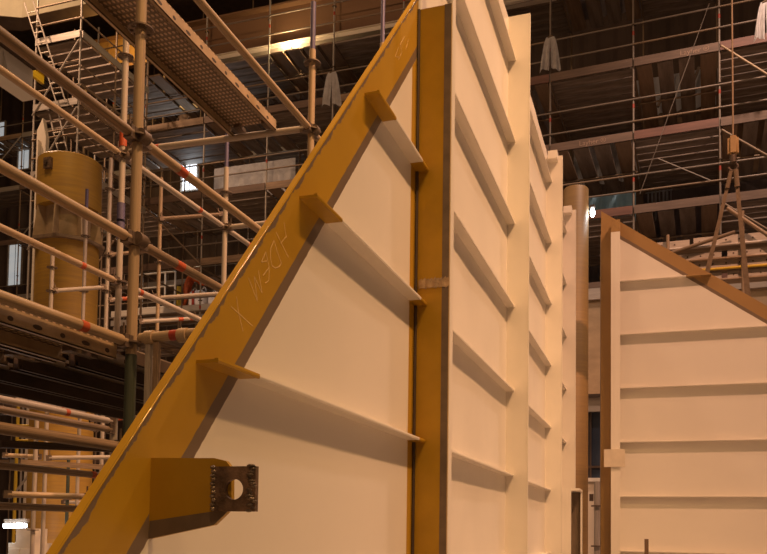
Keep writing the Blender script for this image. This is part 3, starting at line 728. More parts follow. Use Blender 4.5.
# brown crane girder with the white beam beneath it
yg = 20.8
def along_n(pa, pb, Y, m, name, th_, depth, label, cat):   # a straight beam in the plane y = Y between four pixel corners
    (ax, ay0, ay1), (bx_, by0, by1) = pa, pb
    A, B = aty(ax, ay0, Y), aty(ax, ay1, Y); z0, z1 = B.z, A.z; x1 = aty(bx_, by0, Y).x
    return A.x, x1, z0, z1
gx0, gx1 = aty(172, 40, yg).x, aty(556, 4, yg).x; gz0, gz1 = aty(267, 45, yg).z, aty(267, 7, yg).z
gir = thing('roof_girder', (gx0, yg, gz0), 'deep brown roof girder spanning the upper left background', 'girder')
box('girder_web', (gx0, yg+.2, gz0), (gx1, yg+.24, gz1), 'brown_girder', gir)
box('top_flange', (gx0, yg, gz1), (gx1, yg+.44, gz1+.05), 'brown_girder', gir); box('bottom_flange', (gx0, yg+.05, gz0-.04), (gx1, yg+.39, gz0), 'brown_girder', gir)
wz1 = gz0-.05; wz0 = wz1-.17
bmx0, bmx1 = aty(205, 60, yg).x, gx1
bw = thing('white_beam', (bmx0, yg, wz0), 'slim white beam lit brightly beneath the brown roof girder', 'beam')
box('beam_web', (bmx0, yg-.02, wz0+.01), (bmx1, yg+.01, wz1-.01), 'beam_white', bw); box('beam_flange', (bmx0, yg-.08, wz1-.012), (bmx1, yg+.1, wz1), 'beam_white', bw); box('beam_flange', (bmx0, yg-.08, wz0), (bmx1, yg+.1, wz0+.012), 'beam_white', bw)
fl = aty(289, 51.5, yg-.2)
fd = thing('floodlight', fl, 'small warm floodlight clipped to the bright white beam', 'floodlight')
bm = bmesh.new(); addbox(bm, fl+Vector((-.10, -.06, -.03)), fl+Vector((.10, .06, .03))); obj('housing', bm, 'dark_steel', fd)
box('arm', fl+Vector((-.015, .06, -.01)), fl+Vector((.015, .2, .01)), 'dark_steel', fd)
box('arm', Vector((fl.x-.015, yg-.07, fl.z-.01)), Vector((fl.x+.015, yg-.04, max(wz0, fl.z)+.002)), 'dark_steel', fd)
bm = bmesh.new(); addbox(bm, fl+Vector((-.09, -.05, .031)), fl+Vector((.09, .05, .036))); obj('lens', bm, 'lamp_warm', fd)
lamp('floodlight_glow', fl+Vector((0, -.05, .12)), 70, (1, .70, .36), .06)

# ================================================================== UPPER LEFT: OVERHEAD BLOCK, STAIR TOWER, BEAMS
def onz(px, py, v): return on(2, px, py, v)
zb = aty(22, 18, 24).z
ob = thing('overhead_block', aty(22, 18, 24), 'pale lit steel block overhead in the top left corner', 'steel block')
pl = [onz(-60, 11, zb), onz(22, 18, zb), onz(150, -10, zb), onz(150, 4, zb), onz(22, 31, zb), onz(-60, 26, zb)]
bm = bmesh.new(); addprism(bm, [(p.x, p.y, zb+.02) for p in pl], (0, 0, 6.0)); obj('shell', bm, 'beam_white', ob)
bm = bmesh.new(); addprism(bm, [(p.x, p.y, zb) for p in pl], (0, 0, .02)); obj('shaded_bottom', bm, 'toe_board', ob)  # brown colour paints in the shade on the block's underside
lamp('high_bay_lamp.006', onz(10, 12, zb)+Vector((.8, -3.2, 1.0)), 420, (1, .62, .30), .3)
am = thing('amber_panel', aty(120, 60, 27), 'brightly lit amber sheet behind the upper left scaffold decks', 'panel')
a0, a1 = aty(84, 66, 27), aty(164, 30, 27)
box('sheet', (a0.x, 27, a0.z-.3), (a1.x, 27.03, a1.z), 'ochre_dull', am)
for f in (0, .33, .66, 1): box('rib', (a0.x+(a1.x-a0.x)*f-.04, 26.93, a0.z-.3), (a0.x+(a1.x-a0.x)*f+.04, 27, a1.z), 'ochre_dull', am)
for x in (a0.x, a1.x): tube('post', (x, 27.15, 0), (x, 27.15, a1.z), .06, 'worn_tube', am, 10)
box('top_rail', (a0.x-.1, 26.9, a1.z), (a1.x+.1, 27.1, a1.z+.12), 'brown_girder', am)
box('bottom_rail', (a0.x-.1, 26.9, a0.z-.42), (a1.x+.1, 27.1, a0.z-.3), 'brown_girder', am)
lamp('warm_fill_glow', aty(118, 45, 25.8), 130, (1, .56, .16), .12)  # added unseen light to brighten the amber sheet, no fixture
# runway beams at the far left, running away from the camera
XB = -8.2
q0, q1, q2 = atx(0, 75, XB), atx(32, 100, XB), atx(18, 70, XB)
rb = thing('runway_beam', (XB, q1.y, q1.z), 'white runway beam with small gussets at the left picture edge', 'beam')
box('beam_web', (XB-.03, q0.y-3, q1.z+.02), (XB, q1.y, q1.z+.42), 'white_paint', rb); box('bottom_flange', (XB-.16, q0.y-3, q1.z), (XB+.13, q1.y, q1.z+.02), 'white_paint', rb)
box('top_flange', (XB-.16, q0.y-3, q1.z+.42), (XB+.13, q1.y, q1.z+.44), 'dark_steel', rb)
for k in range(3):
    y = q1.y-.55-1.0*k; bm = bmesh.new(); addprism(bm, [(XB, y, q1.z+.02), (XB+.12, y, q1.z+.02), (XB, y, q1.z+.40)], (0, .012, 0)); obj('gusset', bm, 'white_paint', rb)
XY = -9.0; v0, v1 = atx(0, 50, XY), atx(44, 84, XY)
yb = thing('yellow_beam', (XY, v1.y, v1.z), 'yellow lit crane rail above the white runway beam, far left', 'beam')
box('rail_web', (XY-.05, v0.y-3, v1.z), (XY, v1.y, v1.z+.17), 'yellow_plastic', yb); box('rail_head', (XY-.10, v0.y-3, v1.z+.17), (XY+.06, v1.y, v1.z+.20), 'yellow_plastic', yb)
for k in range(6): tube('bolt', (XY, v1.y-.3-.4*k, v1.z+.085), (XY+.03, v1.y-.3-.4*k, v1.z+.085), .03, 'dark_steel', yb, 8)
lamp('warm_fill_glow.001', Vector((XY+.9, v0.y+.2, v1.z+.9)), 50, (1, .66, .22), .1)  # added warm light for the yellow beam, without a lamp body
# stair tower scaffold
D = 21.0
t80, t36 = atd(80, 60, D), None
st = thing('stair_tower', (t80.x, t80.y, 0), 'dark scaffold stair tower above the ochre column at upper left', 'scaffold')
yt = t80.y; x36 = aty(36, 60, yt).x; zl1, zl2, zl3 = aty(80, 37, yt).z, aty(78, 104, yt).z, aty(77, 172, yt).z; yl = 2.9
for (x, y) in ((t80.x, yt), (x36, yt), (t80.x, yt+1.45), (t80.x, yt+yl), (x36, yt+1.45), (x36, yt+yl)):
    tube('standard', (x, y, .02), (x, y, zl1+2.1 if y == yt else zl1+1.3), .026, 'worn_tube' if y > yt else 'galvanised', st, 10)
for zz in (zl1, zl2, zl3):
    box('toe_board', (x36, yt-.05, zz-.02), (t80.x, yt-.02, zz+.16), 'galvanised', st)
    box('toe_board', (t80.x+.03, yt, zz-.02), (t80.x+.06, yt+yl, zz+.16), 'deck_wood' if zz == zl2 else 'galvanised', st)
    for k in range(7): box('deck_plank', (x36, yt+.05+.385*k, zz-.06), (t80.x, yt+.05+.385*k+.33, zz-.01), 'deck_underside', st)
    for h in (.5, 1.0):
        tube('guard_rail', (x36, yt-.03, zz+h), (t80.x, yt-.03, zz+h), .022, 'worn_tube', st, 10); tube('guard_rail', (t80.x+.04, yt, zz+h), (t80.x+.04, yt+yl, zz+h), .022, 'worn_tube', st, 10)
    tube('ledger', (x36, yt, zz-.6), (t80.x, yt, zz-.6), .022, 'worn_tube', st, 10); tube('ledger', (t80.x, yt, zz-1.2), (t80.x, yt+yl, zz-1.2), .022, 'worn_tube', st, 10)
    tube('brace', (x36, yt-.06, zz-1.9), (t80.x, yt-.06, zz-.1), .022, 'galvanised', st, 10)
def ladder(name, p, q, wd, label):
    p, q = Vector(p), Vector(q); sd = Vector((1, 0, 0))*wd/2; t = thing(name, p, label, 'ladder')
    for s_ in (-1, 1): tube('stile', p+sd*s_, q+sd*s_, .02, 'galvanised', t, 8)
    n = int((q-p).length/.28)
    for i in range(1, n): c = p.lerp(q, i/n); tube('rung', c-sd, c+sd, .016, 'beam_white', t, 8)
lb = aty(60, 104, yt-.2); ladder('access_ladder', (lb.x, yt-.15, zl2+.0), Vector((aty(37, 12, yt).x, yt-.3, zl1+1.0)), .28, 'pale access ladder leaning on the stair tower above the ochre column')
lb2 = aty(54, 150, yt-.2); ladder('access_ladder', (lb2.x+.2, yt+.12, zl3), Vector((aty(48, 98, yt).x, yt+.10, zl2+.3)), .28, 'lower pale access ladder between the two lower stair tower decks')
# tall white strut standing beside the tower
sp0 = aty(42, 118, yt-.6)
ws = thing('white_strut', (sp0.x, yt-.6, 0), 'white pointed steel strut rising just behind the ochre column top', 'strut')
bm = bmesh.new(); addprism(bm, [(sp0.x-.16, yt-.6, 0), (sp0.x+.14, yt-.6, 0), (sp0.x+.14, yt-.6, sp0.z-.5), (sp0.x+.02, yt-.6, sp0.z), (sp0.x-.14, yt-.6, sp0.z-.3)], (0, .12, 0)); obj('strut_plate', bm, 'cream_panel', ws)
box('strut_rib', (sp0.x-.02, yt-.7, .0), (sp0.x+.0, yt-.6, sp0.z-.6), 'cream_panel', ws)

# ================================================================== WINDOWS AND COLD LAMPS
def window(n, px0, px1, py0, py1, Y, m, mull=1):
    a, b = aty(px0, py1, Y), aty(px1, py0, Y)
    bm = bmesh.new(); f = .05
    for lo, hi in (((a.x-f, Y-.04, a.z-f), (a.x, Y+.04, b.z+f)), ((b.x, Y-.04, a.z-f), (b.x+f, Y+.04, b.z+f)), ((a.x, Y-.04, a.z-f), (b.x, Y+.04, a.z)), ((a.x, Y-.04, b.z), (b.x, Y+.04, b.z+f))): addbox(bm, lo, hi)
    fr = obj('window_%d' % n, bm, 'galvanised', None, origin=(a.x, Y, a.z)); fr['kind'] = 'structure'
    for k in range(mull+1):
        w_ = (b.x-a.x)/(mull+1); box('pane', (a.x+w_*k+.02, Y-.005, a.z), (a.x+w_*(k+1)-.02, Y+.005, b.z), m, fr)
window(1, 182, 197, 164, 191, 24.0, 'window_light', 1)
emat('window_dim', (.78, .86, .90), .34)
window(2, -12, 5, 122, 157, 29, 'window_dim', 1); window(3, 18, 30, 142, 170, 29, 'window_dim', 1); window(4, 8, 22, 244, 286, 29, 'window_dim', 1)
lamp('daylight_glow', aty(192, 176, 23.3), 60, (.85, .93, 1.0), .4)
def cold_batten(name, px0, px1, py, D, label, post_to=None):
    p, q = atd(px0, py, D), atd(px1, py-.5, D); c = (p+q)/2
    t = thing(name, (c.x, c.y, c.z), label, 'lamp')
    tube('tube_lamp', p, q, .03, 'lamp_cold', t, 12); boxm('housing', Matrix.Translation(c+Vector((0, .03, .07))) @ (q-p).to_track_quat('X', 'Z').to_matrix().to_4x4(), ((q-p).length*1.05, .08, .05), 'galvanised', t)
    box('post', (c.x-.02, c.y+.05, 0), (c.x+.02, c.y+.09, c.z+.05), 'galvanised', t)
    lamp('batten_glow', c+Vector((.0, -.3, -.15)), 5, (.86, .94, 1), .1)
    return c
cold_batten('batten_lamp', 4, 26, 526, 11.5, 'glowing cold white batten lamp low at the left edge')
wb = atd(15, 545, 11.0)
cab = thing('white_cabinet', (wb.x, wb.y, 0), 'small white cabinet under the cold batten lamp', 'cabinet')
box('body', (wb.x-.22, wb.y+.12, 0), (wb.x+.18, wb.y+.5, wb.z+.02), 'cream_panel', cab); box('upper_box', (wb.x-.10, wb.y+.12, wb.z+.02), (wb.x+.18, wb.y+.4, wb.z+.22), 'cream_panel', cab)
box('door', (wb.x-.2, wb.y+.11, .1), (wb.x-.03, wb.y+.12, wb.z-.05), 'white_paint', cab); box('door', (wb.x-.01, wb.y+.11, .1), (wb.x+.16, wb.y+.12, wb.z-.05), 'white_paint', cab)
lc = atd(592.5, 212.5, CD2)
wl = thing('bulkhead_lamp', lc, 'glowing white bulkhead lamp on the side of the tan column', 'lamp')
bm = bmesh.new(); addball(bm, lc, .06, .8, .8, 1.6, 14, 10); obj('glass', bm, 'lamp_cold', wl, sm=True)
box('bracket', (lc.x-.16, lc.y-.02, lc.z-.02), (lc.x-.03, lc.y+.02, lc.z+.02), 'dark_steel', wl); tube('cap', lc+Vector((0, 0, .10)), lc+Vector((0, 0, .15)), .055, 'dark_steel', wl, 12)
lamp('bulkhead_glow', lc+Vector((.25, .1, 0)), 7, (.86, .94, 1), .08)

# ================================================================== FAR WORK PLATFORM WITH WORKER AND BARRIER
YP = 25.2
zp = aty(187, 313, YP).z; pxl, pxr = aty(128, 313, YP).x, aty(262, 313, YP).x
wp = thing('work_platform', (pxl, YP, 0), 'raised work platform under the bending worker, far behind the near scaffold', 'platform')
for k in range(6): box('deck_plank', (pxl, YP-.9+.34*k, zp-.06), (pxr, YP-.9+.34*k+.31, zp), 'deck_wood', wp)
box('edge_beam', (pxl, YP-.97, zp-.22), (pxr, YP-.91, zp-.02), 'beam_white', wp); box('edge_beam', (pxl, YP-.98, zp-.55), (pxr, YP-.93, zp-.36), 'galvanised', wp)
for x in (pxl+.1, (pxl+pxr)/2, pxr-.1):
    for y in (YP-.9, YP+1.1): tube('leg', (x, y, .0), (x, y, zp-.06), .05, 'worn_tube', wp, 10)
yb_ = YP-.75
bar = thing('white_barrier', (aty(156, 310, yb_).x, yb_, zp), 'white tubular grid barrier left of the bending worker', 'barrier')
B = lambda px, py: aty(px, py, yb_)
bz = [B(150, y).z for y in (274, 288, 302, 308)]; bx = [B(x, 290).x for x in (134, 142, 165, 175)]
for x in bx: tube('bar_upright', (x, yb_, zp), (x, yb_, bz[0]), .035, 'white_paint', bar, 10)
for zz in bz: tube('bar_rail', (bx[0], yb_, zz), (bx[-1], yb_, zz), .035, 'white_paint', bar, 10)
# bulk bags
def bulk_bag(px, w_, h_, y, label, stripe):
    x = aty(px, 305, y).x; t = thing('bulk_bag', (x, y, zp), label, 'bag', 'white bulk bags on the far platform')
    bm = bmesh.new(); n = 20; rows = []
    for j in range(9):
        f = j/8; row = []
        for i in range(n):
            a = 2*math.pi*i/n; k = 1/max(abs(math.cos(a)), abs(math.sin(a)))**.7
            r = w_/2*k*(.92+.16*math.sin(math.pi*f)+.05*noise.noise(Vector((math.cos(a)*2, math.sin(a)*2, f*3+px))))*(1 if j < 8 else .55)
            row.append(bm.verts.new((x+r*math.cos(a), y+r*.8*math.sin(a), zp+h_*(f if j < 8 else .97))))
        rows.append(row)
    for a_, b_ in zip(rows, rows[1:]):
        for i in range(n): bm.faces.new((a_[i], a_[(i+1) % n], b_[(i+1) % n], b_[i]))
    bm.faces.new(rows[0][::-1]); bm.faces.new(rows[-1]); obj('sack', bm, 'white_cloth', t, sm=True)
    for s_ in stripe: box('red_strap', (x+s_*w_-.05, y-w_*.5, zp+.01), (x+s_*w_+.04, y-w_*.44, zp+h_*.9), 'red_tape', t)
    for s_ in (-.3, .3):
        bm = bmesh.new()
        pts = [Vector((x+s_*w_-.09+.18*k/6, y, zp+h_*.96+.14*math.sin(math.pi*k/6))) for k in range(7)]
        for a_, b_ in zip(pts, pts[1:]): addtube(bm, a_, b_, .02, 6)
        obj('loop', bm, 'white_cloth', t)
bulk_bag(199, .62, .72, YP-.15, 'white bulk bag with red straps right beside the bending worker', (-.1,))
bulk_bag(219, .66, .60, YP-.05, 'lower white bulk bag partly hidden by the sloping ochre plate', (.1,))
gb = aty(179, 300, YP-.45)
yc = thing('yellow_post', (gb.x, YP-.45, zp), 'short yellow post between the white barrier and the worker', 'post')
tube('tube_body', (gb.x, YP-.45, zp+.03), (gb.x, YP-.45, zp+.82), .09, 'yellow_plastic', yc, 14); tube('foot', (gb.x, YP-.45, zp), (gb.x, YP-.45, zp+.03), .17, 'dark_steel', yc, 14)
tube('cap', (gb.x, YP-.45, zp+.82), (gb.x, YP-.45, zp+.87), .06, 'dark_steel', yc, 12)
# worker: one continuous skinned body bending towards the bags (right), with clothing pieces and helmet
def skin_obj(name, pts, edges, radii, m, parent, origin, root=0, sub=2):
    me = bpy.data.meshes.new(name); me.from_pydata([Vector(p) for p in pts], edges, []); o = bpy.data.objects.new(name, me)
    setmat(me, m); link(o, Matrix.Translation(Vector(origin)), parent)
    md = o.modifiers.new('skin', 'SKIN'); md.use_smooth_shade = True
    for i, v in enumerate(me.skin_vertices[0].data): v.radius = (radii[i], radii[i]); v.use_root = (i == root)
    sb = o.modifiers.new('sub', 'SUBSURF'); sb.levels = sub; sb.render_levels = sub
    return o
wx = aty(188, 305, YP-.1).x; wo = (wx, YP-.1, zp)
per = thing('person', wo, 'worker in orange overalls and pale helmet bending over the white bags', 'person')
J = {'pel': (-.06, 0, .88), 'wai': (-.01, 0, 1.03), 'che': (.14, 0, 1.22), 'nek': (.25, 0, 1.37), 'hd0': (.29, 0, 1.43),
     'hl': (-.06, .10, .84), 'kl': (.03, .12, .47), 'al': (-.06, .12, .09), 'tl': (.10, .13, .045), 'hr': (-.06, -.10, .84), 'kr': (.01, -.13, .47), 'ar': (-.12, -.13, .09), 'tr': (.04, -.14, .045),
     'sl': (.20, .19, 1.28), 'el': (.33, .22, 1.04), 'wl': (.55, .17, .98), 'sr': (.20, -.19, 1.28), 'er': (.36, -.22, 1.05), 'wr': (.58, -.15, 1.00)}
key = list(J); ix = {k: i for i, k in enumerate(key)}
E_ = [('pel', 'wai'), ('wai', 'che'), ('che', 'nek'), ('nek', 'hd0'), ('pel', 'hl'), ('hl', 'kl'), ('kl', 'al'), ('al', 'tl'), ('pel', 'hr'), ('hr', 'kr'), ('kr', 'ar'), ('ar', 'tr'), ('che', 'sl'), ('sl', 'el'), ('el', 'wl'), ('che', 'sr'), ('sr', 'er'), ('er', 'wr')]
rad_ = {'pel': .145, 'wai': .135, 'che': .155, 'nek': .065, 'hd0': .055, 'hl': .10, 'hr': .10, 'kl': .07, 'kr': .07, 'al': .05, 'ar': .05, 'tl': .04, 'tr': .04, 'sl': .075, 'sr': .075, 'el': .053, 'er': .053, 'wl': .038, 'wr': .038}
body = skin_obj('body', [J[k] for k in key], [(ix[a], ix[b]) for a, b in E_], [rad_[k] for k in key], 'orange_fabric', per, wo)
hc = Vector(wo)+Vector((.34, 0, 1.53))
bm = bmesh.new(); addball(bm, hc, .105, .95, .80, 1.14, 20, 14)
for v in bm.verts:
    d = v.co-hc
    if d.x > .07 and abs(d.y) < .025 and -.05 < d.z < .01: v.co.x += .025         # nose
    if d.z < -.06: v.co.x += .012                                                    # jaw
hd = obj('head', bm, 'skin', per, sm=True)
for s_ in (-1, 1):
    bm = bmesh.new(); addball(bm, hc+Vector((-.01, s_*.086, -.01)), .022, 1, .5, 1.4); obj('ear', bm, 'skin', hd, sm=True)
    bm = bmesh.new(); addball(bm, hc+Vector((.092, s_*.034, .012)), .011, .6, 1, .8); obj('eye', bm, 'dark_steel', hd, sm=True)
bm = bmesh.new(); addball(bm, hc+Vector((.098, 0, -.062)), .018, .4, 1.5, .4); obj('mouth', bm, 'toe_board_red', hd, sm=True)
bm = bmesh.new(); prof = [(.148, .02), (.128, .03), (.124, .07), (.105, .12), (.06, .15), (.012, .158)]; lathe(bm, hc+Vector((-.005, 0, 0)), [(r, hc.z+h) for r, h in prof], 20)
hm = obj('helmet', bm, 'helmet_shell', per, sm=True); bm = bmesh.new(); addbox(bm, hc+Vector((.09, -.06, .02)), hc+Vector((.19, .06, .032))); obj('peak', bm, 'helmet_shell', hm)
for s_, k in ((1, 'wl'), (-1, 'wr')):
    wv = Vector(J[k]); pts = [wv, wv+Vector((.05, 0, -.01)), wv+Vector((.09, 0, -.015))]; ed = [(0, 1), (1, 2)]; rd = [.034, .042, .038]
    for f in range(4):
        yo = (f-1.5)*.022; L = (.06, .075, .07, .055)[f]; b_ = len(pts)
        pts += [wv+Vector((.10, yo, -.016)), wv+Vector((.10+L*.55, yo, -.026)), wv+Vector((.10+L*.9, yo, -.055))]; ed += [(2, b_), (b_, b_+1), (b_+1, b_+2)]; rd += [.0105, .0095, .008]
    b_ = len(pts); pts += [wv+Vector((.055, -s_*.045, -.012)), wv+Vector((.09, -s_*.06, -.03))]; ed += [(1, b_), (b_, b_+1)]; rd += [.012, .010]
    skin_obj('hand', pts, ed, rd, 'skin', per, wo, 0, 1)
for k, t_ in (('al', 'tl'), ('ar', 'tr')):
    a_, b_ = Vector(wo)+Vector(J[k]), Vector(wo)+Vector(J[t_]); bm = bmesh.new()
    addball(bm, ((a_+b_)/2).xy.to_3d()+Vector((.02, 0, zp+.055)), .06, 2.3, .95, .9, 14, 8); addtube(bm, Vector((a_.x, a_.y, zp+.05)), Vector((a_.x, a_.y, zp+.20)), .062, 12); obj('boot', bm, 'dark_steel', per, sm=True)

# ================================================================== HANGING CLOTHS, BUCKET
def cloth(px, py0, py1, wpx, wall_, v, label, Yp):
    p = aty(px, py0, Yp); q = aty(px, py1, Yp); hw = (aty(px+wpx/2, py1, Yp).x-p.x)
    t = thing('hanging_cloth', p, label, 'cloth', 'white cloths tied to the scaffolds')
    for sd, skew in ((-1, -.25), (1, .25)):
        bm = bmesh.new(); g = []
        for j in range(9):
            f = j/8; row = []
            for i in range(9):
                e = i/8; wv = hw*(.42+.58*f**.6)
                row.append(bm.verts.new((p.x+sd*wv*e+skew*.1*f, p.y-.05-.05*math.sin(e*9+f*2+sd)*f, p.z+(q.z-p.z)*f*(1-.10*abs(e-.5)*sd*0-.06*math.sin(e*5+sd)))))
            g.append(row)
        for j in range(8):
            for i in range(8): bm.faces.new((g[j][i], g[j][i+1], g[j+1][i+1], g[j+1][i]))
        bmesh.ops.solidify(bm, geom=bm.faces[:], thickness=.006); obj('cloth_fold', bm, 'white_cloth', t, sm=True)
    tube('tie', p+Vector((-.06, -.05, -.01)), p+Vector((.06, -.05, .03)), .02, 'sling_web', t, 8)
YRf = lambda u: PR(u, 0, 0).y
cloth(550.5, 38, 71, 19, None, 0, 'white cloth tied to the scaffold pole just right of the long wall top', YRf(UR[1])-.06)
cloth(765, 3, 40, 22, None, 0, 'white cloth hanging at the top right picture edge', YRf(UR[4])-.9)
cloth(332.5, 73, 106, 17, None, 0, 'white cloth tied to the pole above the sloping ochre edge', YL-.06)
bk = aty(185, 123, YL+.35)
bu = thing('bucket', (bk.x, YL+.35, ZL[1]), 'brown bucket standing on the upper left scaffold deck', 'bucket')
bm = bmesh.new(); lathe(bm, (bk.x, YL+.35), [(.15, ZL[1]), (.20, ZL[1]+.46), (.215, ZL[1]+.47), (.20, ZL[1]+.48), (.185, ZL[1]+.46), (.14, ZL[1]+.03)], 20); obj('pail', bm, 'worn_tube', bu, sm=True)
bm = bmesh.new(); pts = [Vector((bk.x+.2*math.cos(math.pi*k/10), YL+.35-.12*math.sin(math.pi*k/10)-.1, ZL[1]+.42-.20*math.sin(math.pi*k/10))) for k in range(11)]
for a_, b_ in zip(pts, pts[1:]): addtube(bm, a_, b_, .012, 6)
obj('handle', bm, 'pale_tube', bu)

# ================================================================== HOIST AND SLINGS OVER THE GABLE PANEL
YH = 12.6
h0, h1 = aty(733, 136, YH), aty(733, 156, YH); hx = h0.x
ho = thing('chain_hoist', (hx, YH, h1.z), 'ochre hook block hanging on a chain above the gable panel', 'hoist')
bm = bmesh.new(); addbox(bm, (hx-.075, YH-.06, h1.z), (hx+.075, YH+.06, h0.z)); bmesh.ops.bevel(bm, geom=bm.edges[:], offset=.035, segments=3, affect='EDGES'); obj('hook_block', bm, 'ochre_dull', ho, sm=True)
tube('lift_chain', (hx, YH, h0.z-.01), (hx, YH, 23.9), .012, 'worn_tube', ho, 8)
tube('swivel', (hx, YH, h1.z-.10), (hx, YH, h1.z+.01), .05, 'dark_steel', ho, 10)
bm = bmesh.new(); pts = [Vector((hx+.06*math.cos(a), YH, h1.z-.16+.06*math.sin(a))) for a in [math.pi*.5-k*math.pi*1.5/10 for k in range(11)]]
for a_, b_ in zip(pts, pts[1:]): addtube(bm, a_, b_, .018, 8)
obj('hook', bm, 'dark_steel', ho)
def sling(p, q, wd, label):
    p, q = Vector(p), Vector(q); d = (q-p).normalized(); s_ = d.cross(Vector((0, 1, 0))).normalized()*wd/2
    t = thing('lifting_sling', q, label, 'sling', 'slings under the hook block')
    bm = bmesh.new(); addprism(bm, [p-s_*.6, p+s_*.6, q+s_, q-s_], (0, .012, 0)); obj('web_strap', bm, 'sling_web', t)
    tube('eye_sleeve', p, p+d*.25, wd*.45, 'sling_web', t, 8)
hk = (hx, YH-.0, h1.z-.21)
sling((hx-.03, YH, h1.z-.225), aty(703, 290, YH), .07, 'webbing sling slanting left from the hook block to the gable slope'); sling((hx+.03, YH-.03, h1.z-.225), aty(750, 318, YH-.03), .08, 'webbing sling slanting right from the hook block to the gable slope')
# ================================================================== PALE PLANK RACK BEHIND THE GABLE
YK = 15.5
rk0, rk1 = aty(600, 300, YK).x, aty(800, 300, YK).x
rack = thing('plank_rack', (rk0, YK, 0), 'tubular storage rack of pale planks behind the gable slope', 'rack')
for px in (602, 668, 743, 800): x = aty(px, 300, YK).x; tube('rack_post', (x, YK-.05, 0), (x, YK-.05, aty(px, 236 if px != 743 else 212, YK).z), .03, 'worn_tube', rack, 10)
rz_ = []
for py, m in ((249, 'pale_tube'), (262, 'worn_tube'), (272, 'yellow_plastic'), (283, 'worn_tube')):
    zz = aty(680, py, YK).z; rz_.append(zz); tube('rack_rail', (rk0, YK-.02, zz), (rk1, YK-.02, zz), .026, m, rack, 10)
tube('rack_brace', aty(656, 258, YK-.1), aty(735, 232, YK-.1), .035, 'sling_web', rack, 10); tube('rack_brace', aty(727, 208, YK-.12), aty(790, 250, YK-.12), .035, 'worn_tube', rack, 10)
kk = 0
names_ = ['top', 'second', 'third', 'fourth', 'lowest']
for li, zz in enumerate(rz_):
    for (a, b, hh) in (((606, 690, .15) , (694, 796, .17)) if li % 2 == 0 else ((606, 722, .13), (728, 796, .14))):
        xa, xb = aty(a, 300, YK).x, aty(b, 300, YK).x
        t = thing('stored_plank', (xa, YK+.1, zz+.026), 'pale perforated plank on edge on the %s rail of the rack, %s end' % (names_[li], 'left' if a < 650 else 'right'), 'plank', 'pale planks in the rack')
        box('plank_face', (xa, YK+.06, zz+.026), (xb, YK+.07, zz+.026+hh), 'pale_tube', t); box('plank_lip', (xa, YK+.06, zz+.026), (xb, YK+.12, zz+.036), 'pale_tube', t)
        box('plank_lip', (xa, YK+.06, zz+.016+hh), (xb, YK+.12, zz+.026+hh), 'pale_tube', t)
        n = int((xb-xa)/.22)
        for i in range(n): tube('punched_hole', (xa+.1+.22*i, YK+.056, zz+.03+hh*.5), (xa+.1+.22*i, YK+.061, zz+.03+hh*.5), .016, 'dark_steel', t, 8)
    box('rack_shelf', (rk0, YK+.0, zz+.0), (rk1, YK+.3, zz+.026), 'worn_tube', rack)
# low pale cabin behind, seen in the slot beside the tan column and above the slope
YC2 = 18.6
c0, c1 = aty(560, 412, YC2), aty(800, 412, YC2); zs = aty(593, 478, YC2).z; zh = aty(593, 412, YC2).z; zf = aty(593, 398, YC2).z; ztp = aty(593, 300, YC2).z
cb2 = thing('site_cabin', (c0.x, YC2, 0), 'cream site cabin with dark blue window, seen through the slot by the tan column', 'cabin')
box('lower_wall', (c0.x, YC2, 0), (c1.x, YC2+.1, zs-.08), 'cream_panel', cb2); box('sill', (c0.x, YC2-.06, zs-.08), (c1.x, YC2+.1, zs), 'white_paint', cb2)
mat('window_blue', (.045, .06, .09), .15, var=.2, scale=1)
pn = box('window_pane', (c0.x, YC2+.03, zs), (c1.x, YC2+.05, zh), 'window_blue', cb2)
for px in (590.5, 610, 640): x = aty(px, 440, YC2).x; box('mullion', (x-.02, YC2-.01, zs), (x+.02, YC2+.03, zh), 'dark_steel', pn)
box('mullion', (c0.x, YC2-.012, zs+.22), (c1.x, YC2+.03, zs+.27), 'dark_steel', pn)
box('fascia', (c0.x, YC2-.08, zh), (c1.x, YC2+.1, zf), 'pale_tube', cb2); box('gutter', (c0.x, YC2-.14, zf), (c1.x, YC2+.1, zf+.07), 'dark_steel', cb2)
box('upper_wall', (c0.x, YC2+.02, zf+.07), (c1.x, YC2+.1, ztp), 'tan_tube', cb2); box('parapet', (c0.x, YC2-.05, ztp), (c1.x, YC2+.12, ztp+.25), 'pale_tube', cb2)
box('roof', (c0.x, YC2+.1, ztp+.2), (c1.x, YC2+1.2, ztp+.25), 'dark_steel', cb2)
p9 = atd(597, 480, 14.5)
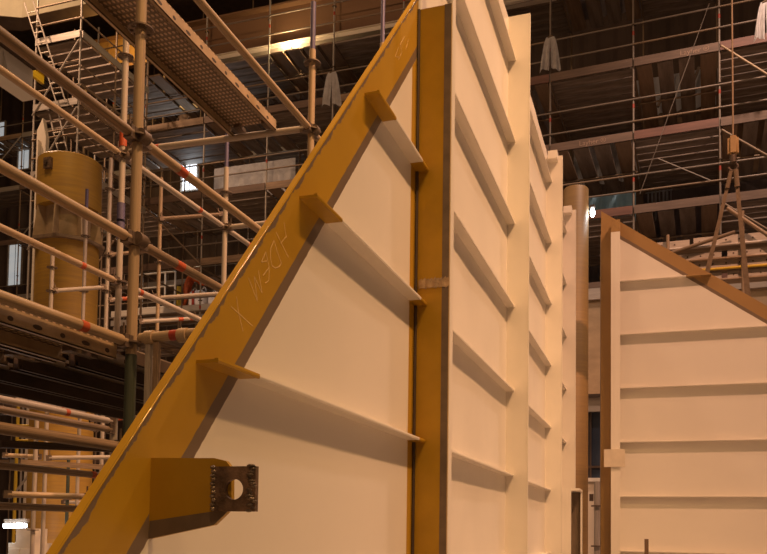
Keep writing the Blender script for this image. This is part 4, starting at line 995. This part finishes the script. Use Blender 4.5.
spo = thing('steel_pole', (p9.x, p9.y, 0), 'galvanised pole with collars in the slot beside the gable panel', 'pole')
tube('pole_tube', (p9.x, p9.y, .02), (p9.x, p9.y, atd(597, 482, 14.5).z), .05, 'galvanised', spo, 14); box('foot_plate', (p9.x-.1, p9.y-.1, 0), (p9.x+.1, p9.y+.1, .02), 'clamp_steel', spo)
for py in (506, 546): zz = atd(597, py, 14.5).z; tube('collar', (p9.x, p9.y, zz-.012), (p9.x, p9.y, zz+.012), .10, 'clamp_steel', spo, 16)
box('tag_box', (p9.x-.13, p9.y-.03, atd(590, 501, 14.5).z), (p9.x-.06, p9.y+.03, atd(590, 494, 14.5).z), 'dark_steel', spo)

# ================================================================== REAR CLUTTER AT THE FAR LEFT
backS, PB, UB, ZB, RmB = far_wall('back_scaffold', 'faint rearmost scaffold behind the ochre column and the worker at far left', 28.0, 0.0, [-25, 22, 66, 112, 152, 200, 250, 300], 112,
    [64, 122, 176, 232, 290, 346, 404, 462], [48, 108, 160, 218, 276, 330, 390, 446], 1.4, None, lambda l, b: None if (l+b) % 3 == 0 else ('y' if (l+b) % 2 else 'x'), ['toe_board', 'deck_wood', 'galvanised'], 'worn_tube', ztop=aty(112, 30, 28).z)
for k in range(5): tube('brace', PB(UB[k], -.08, ZB[k+2]), PB(UB[k+1], -.08, ZB[k+1]), .026, 'galvanised', backS, 8)
yf = thing('yellow_frame_tower', atd(15, 540, 15).xy.to_3d(), 'thin yellow frame tower at the far lower left behind the tubes', 'scaffold')
f0, f1 = atd(15, 500, 15), atd(30, 500, 15)
for p in (f0, f1): tube('frame_upright', (p.x, p.y, 0), (p.x, p.y, atd(15, 398, 15).z), .03, 'yellow_plastic', yf, 10)
for k, py in enumerate((402, 425, 440, 470, 508, 534)): zz = atd(15, py, 15).z; tube('frame_rung', (f0.x, f0.y, zz), (f1.x, f1.y, zz), .022, 'yellow_plastic', yf, 10)
tube('frame_brace', (f0.x, f0.y, atd(15, 492, 15).z), (f1.x, f1.y, atd(15, 472, 15).z), .022, 'galvanised', yf, 10)
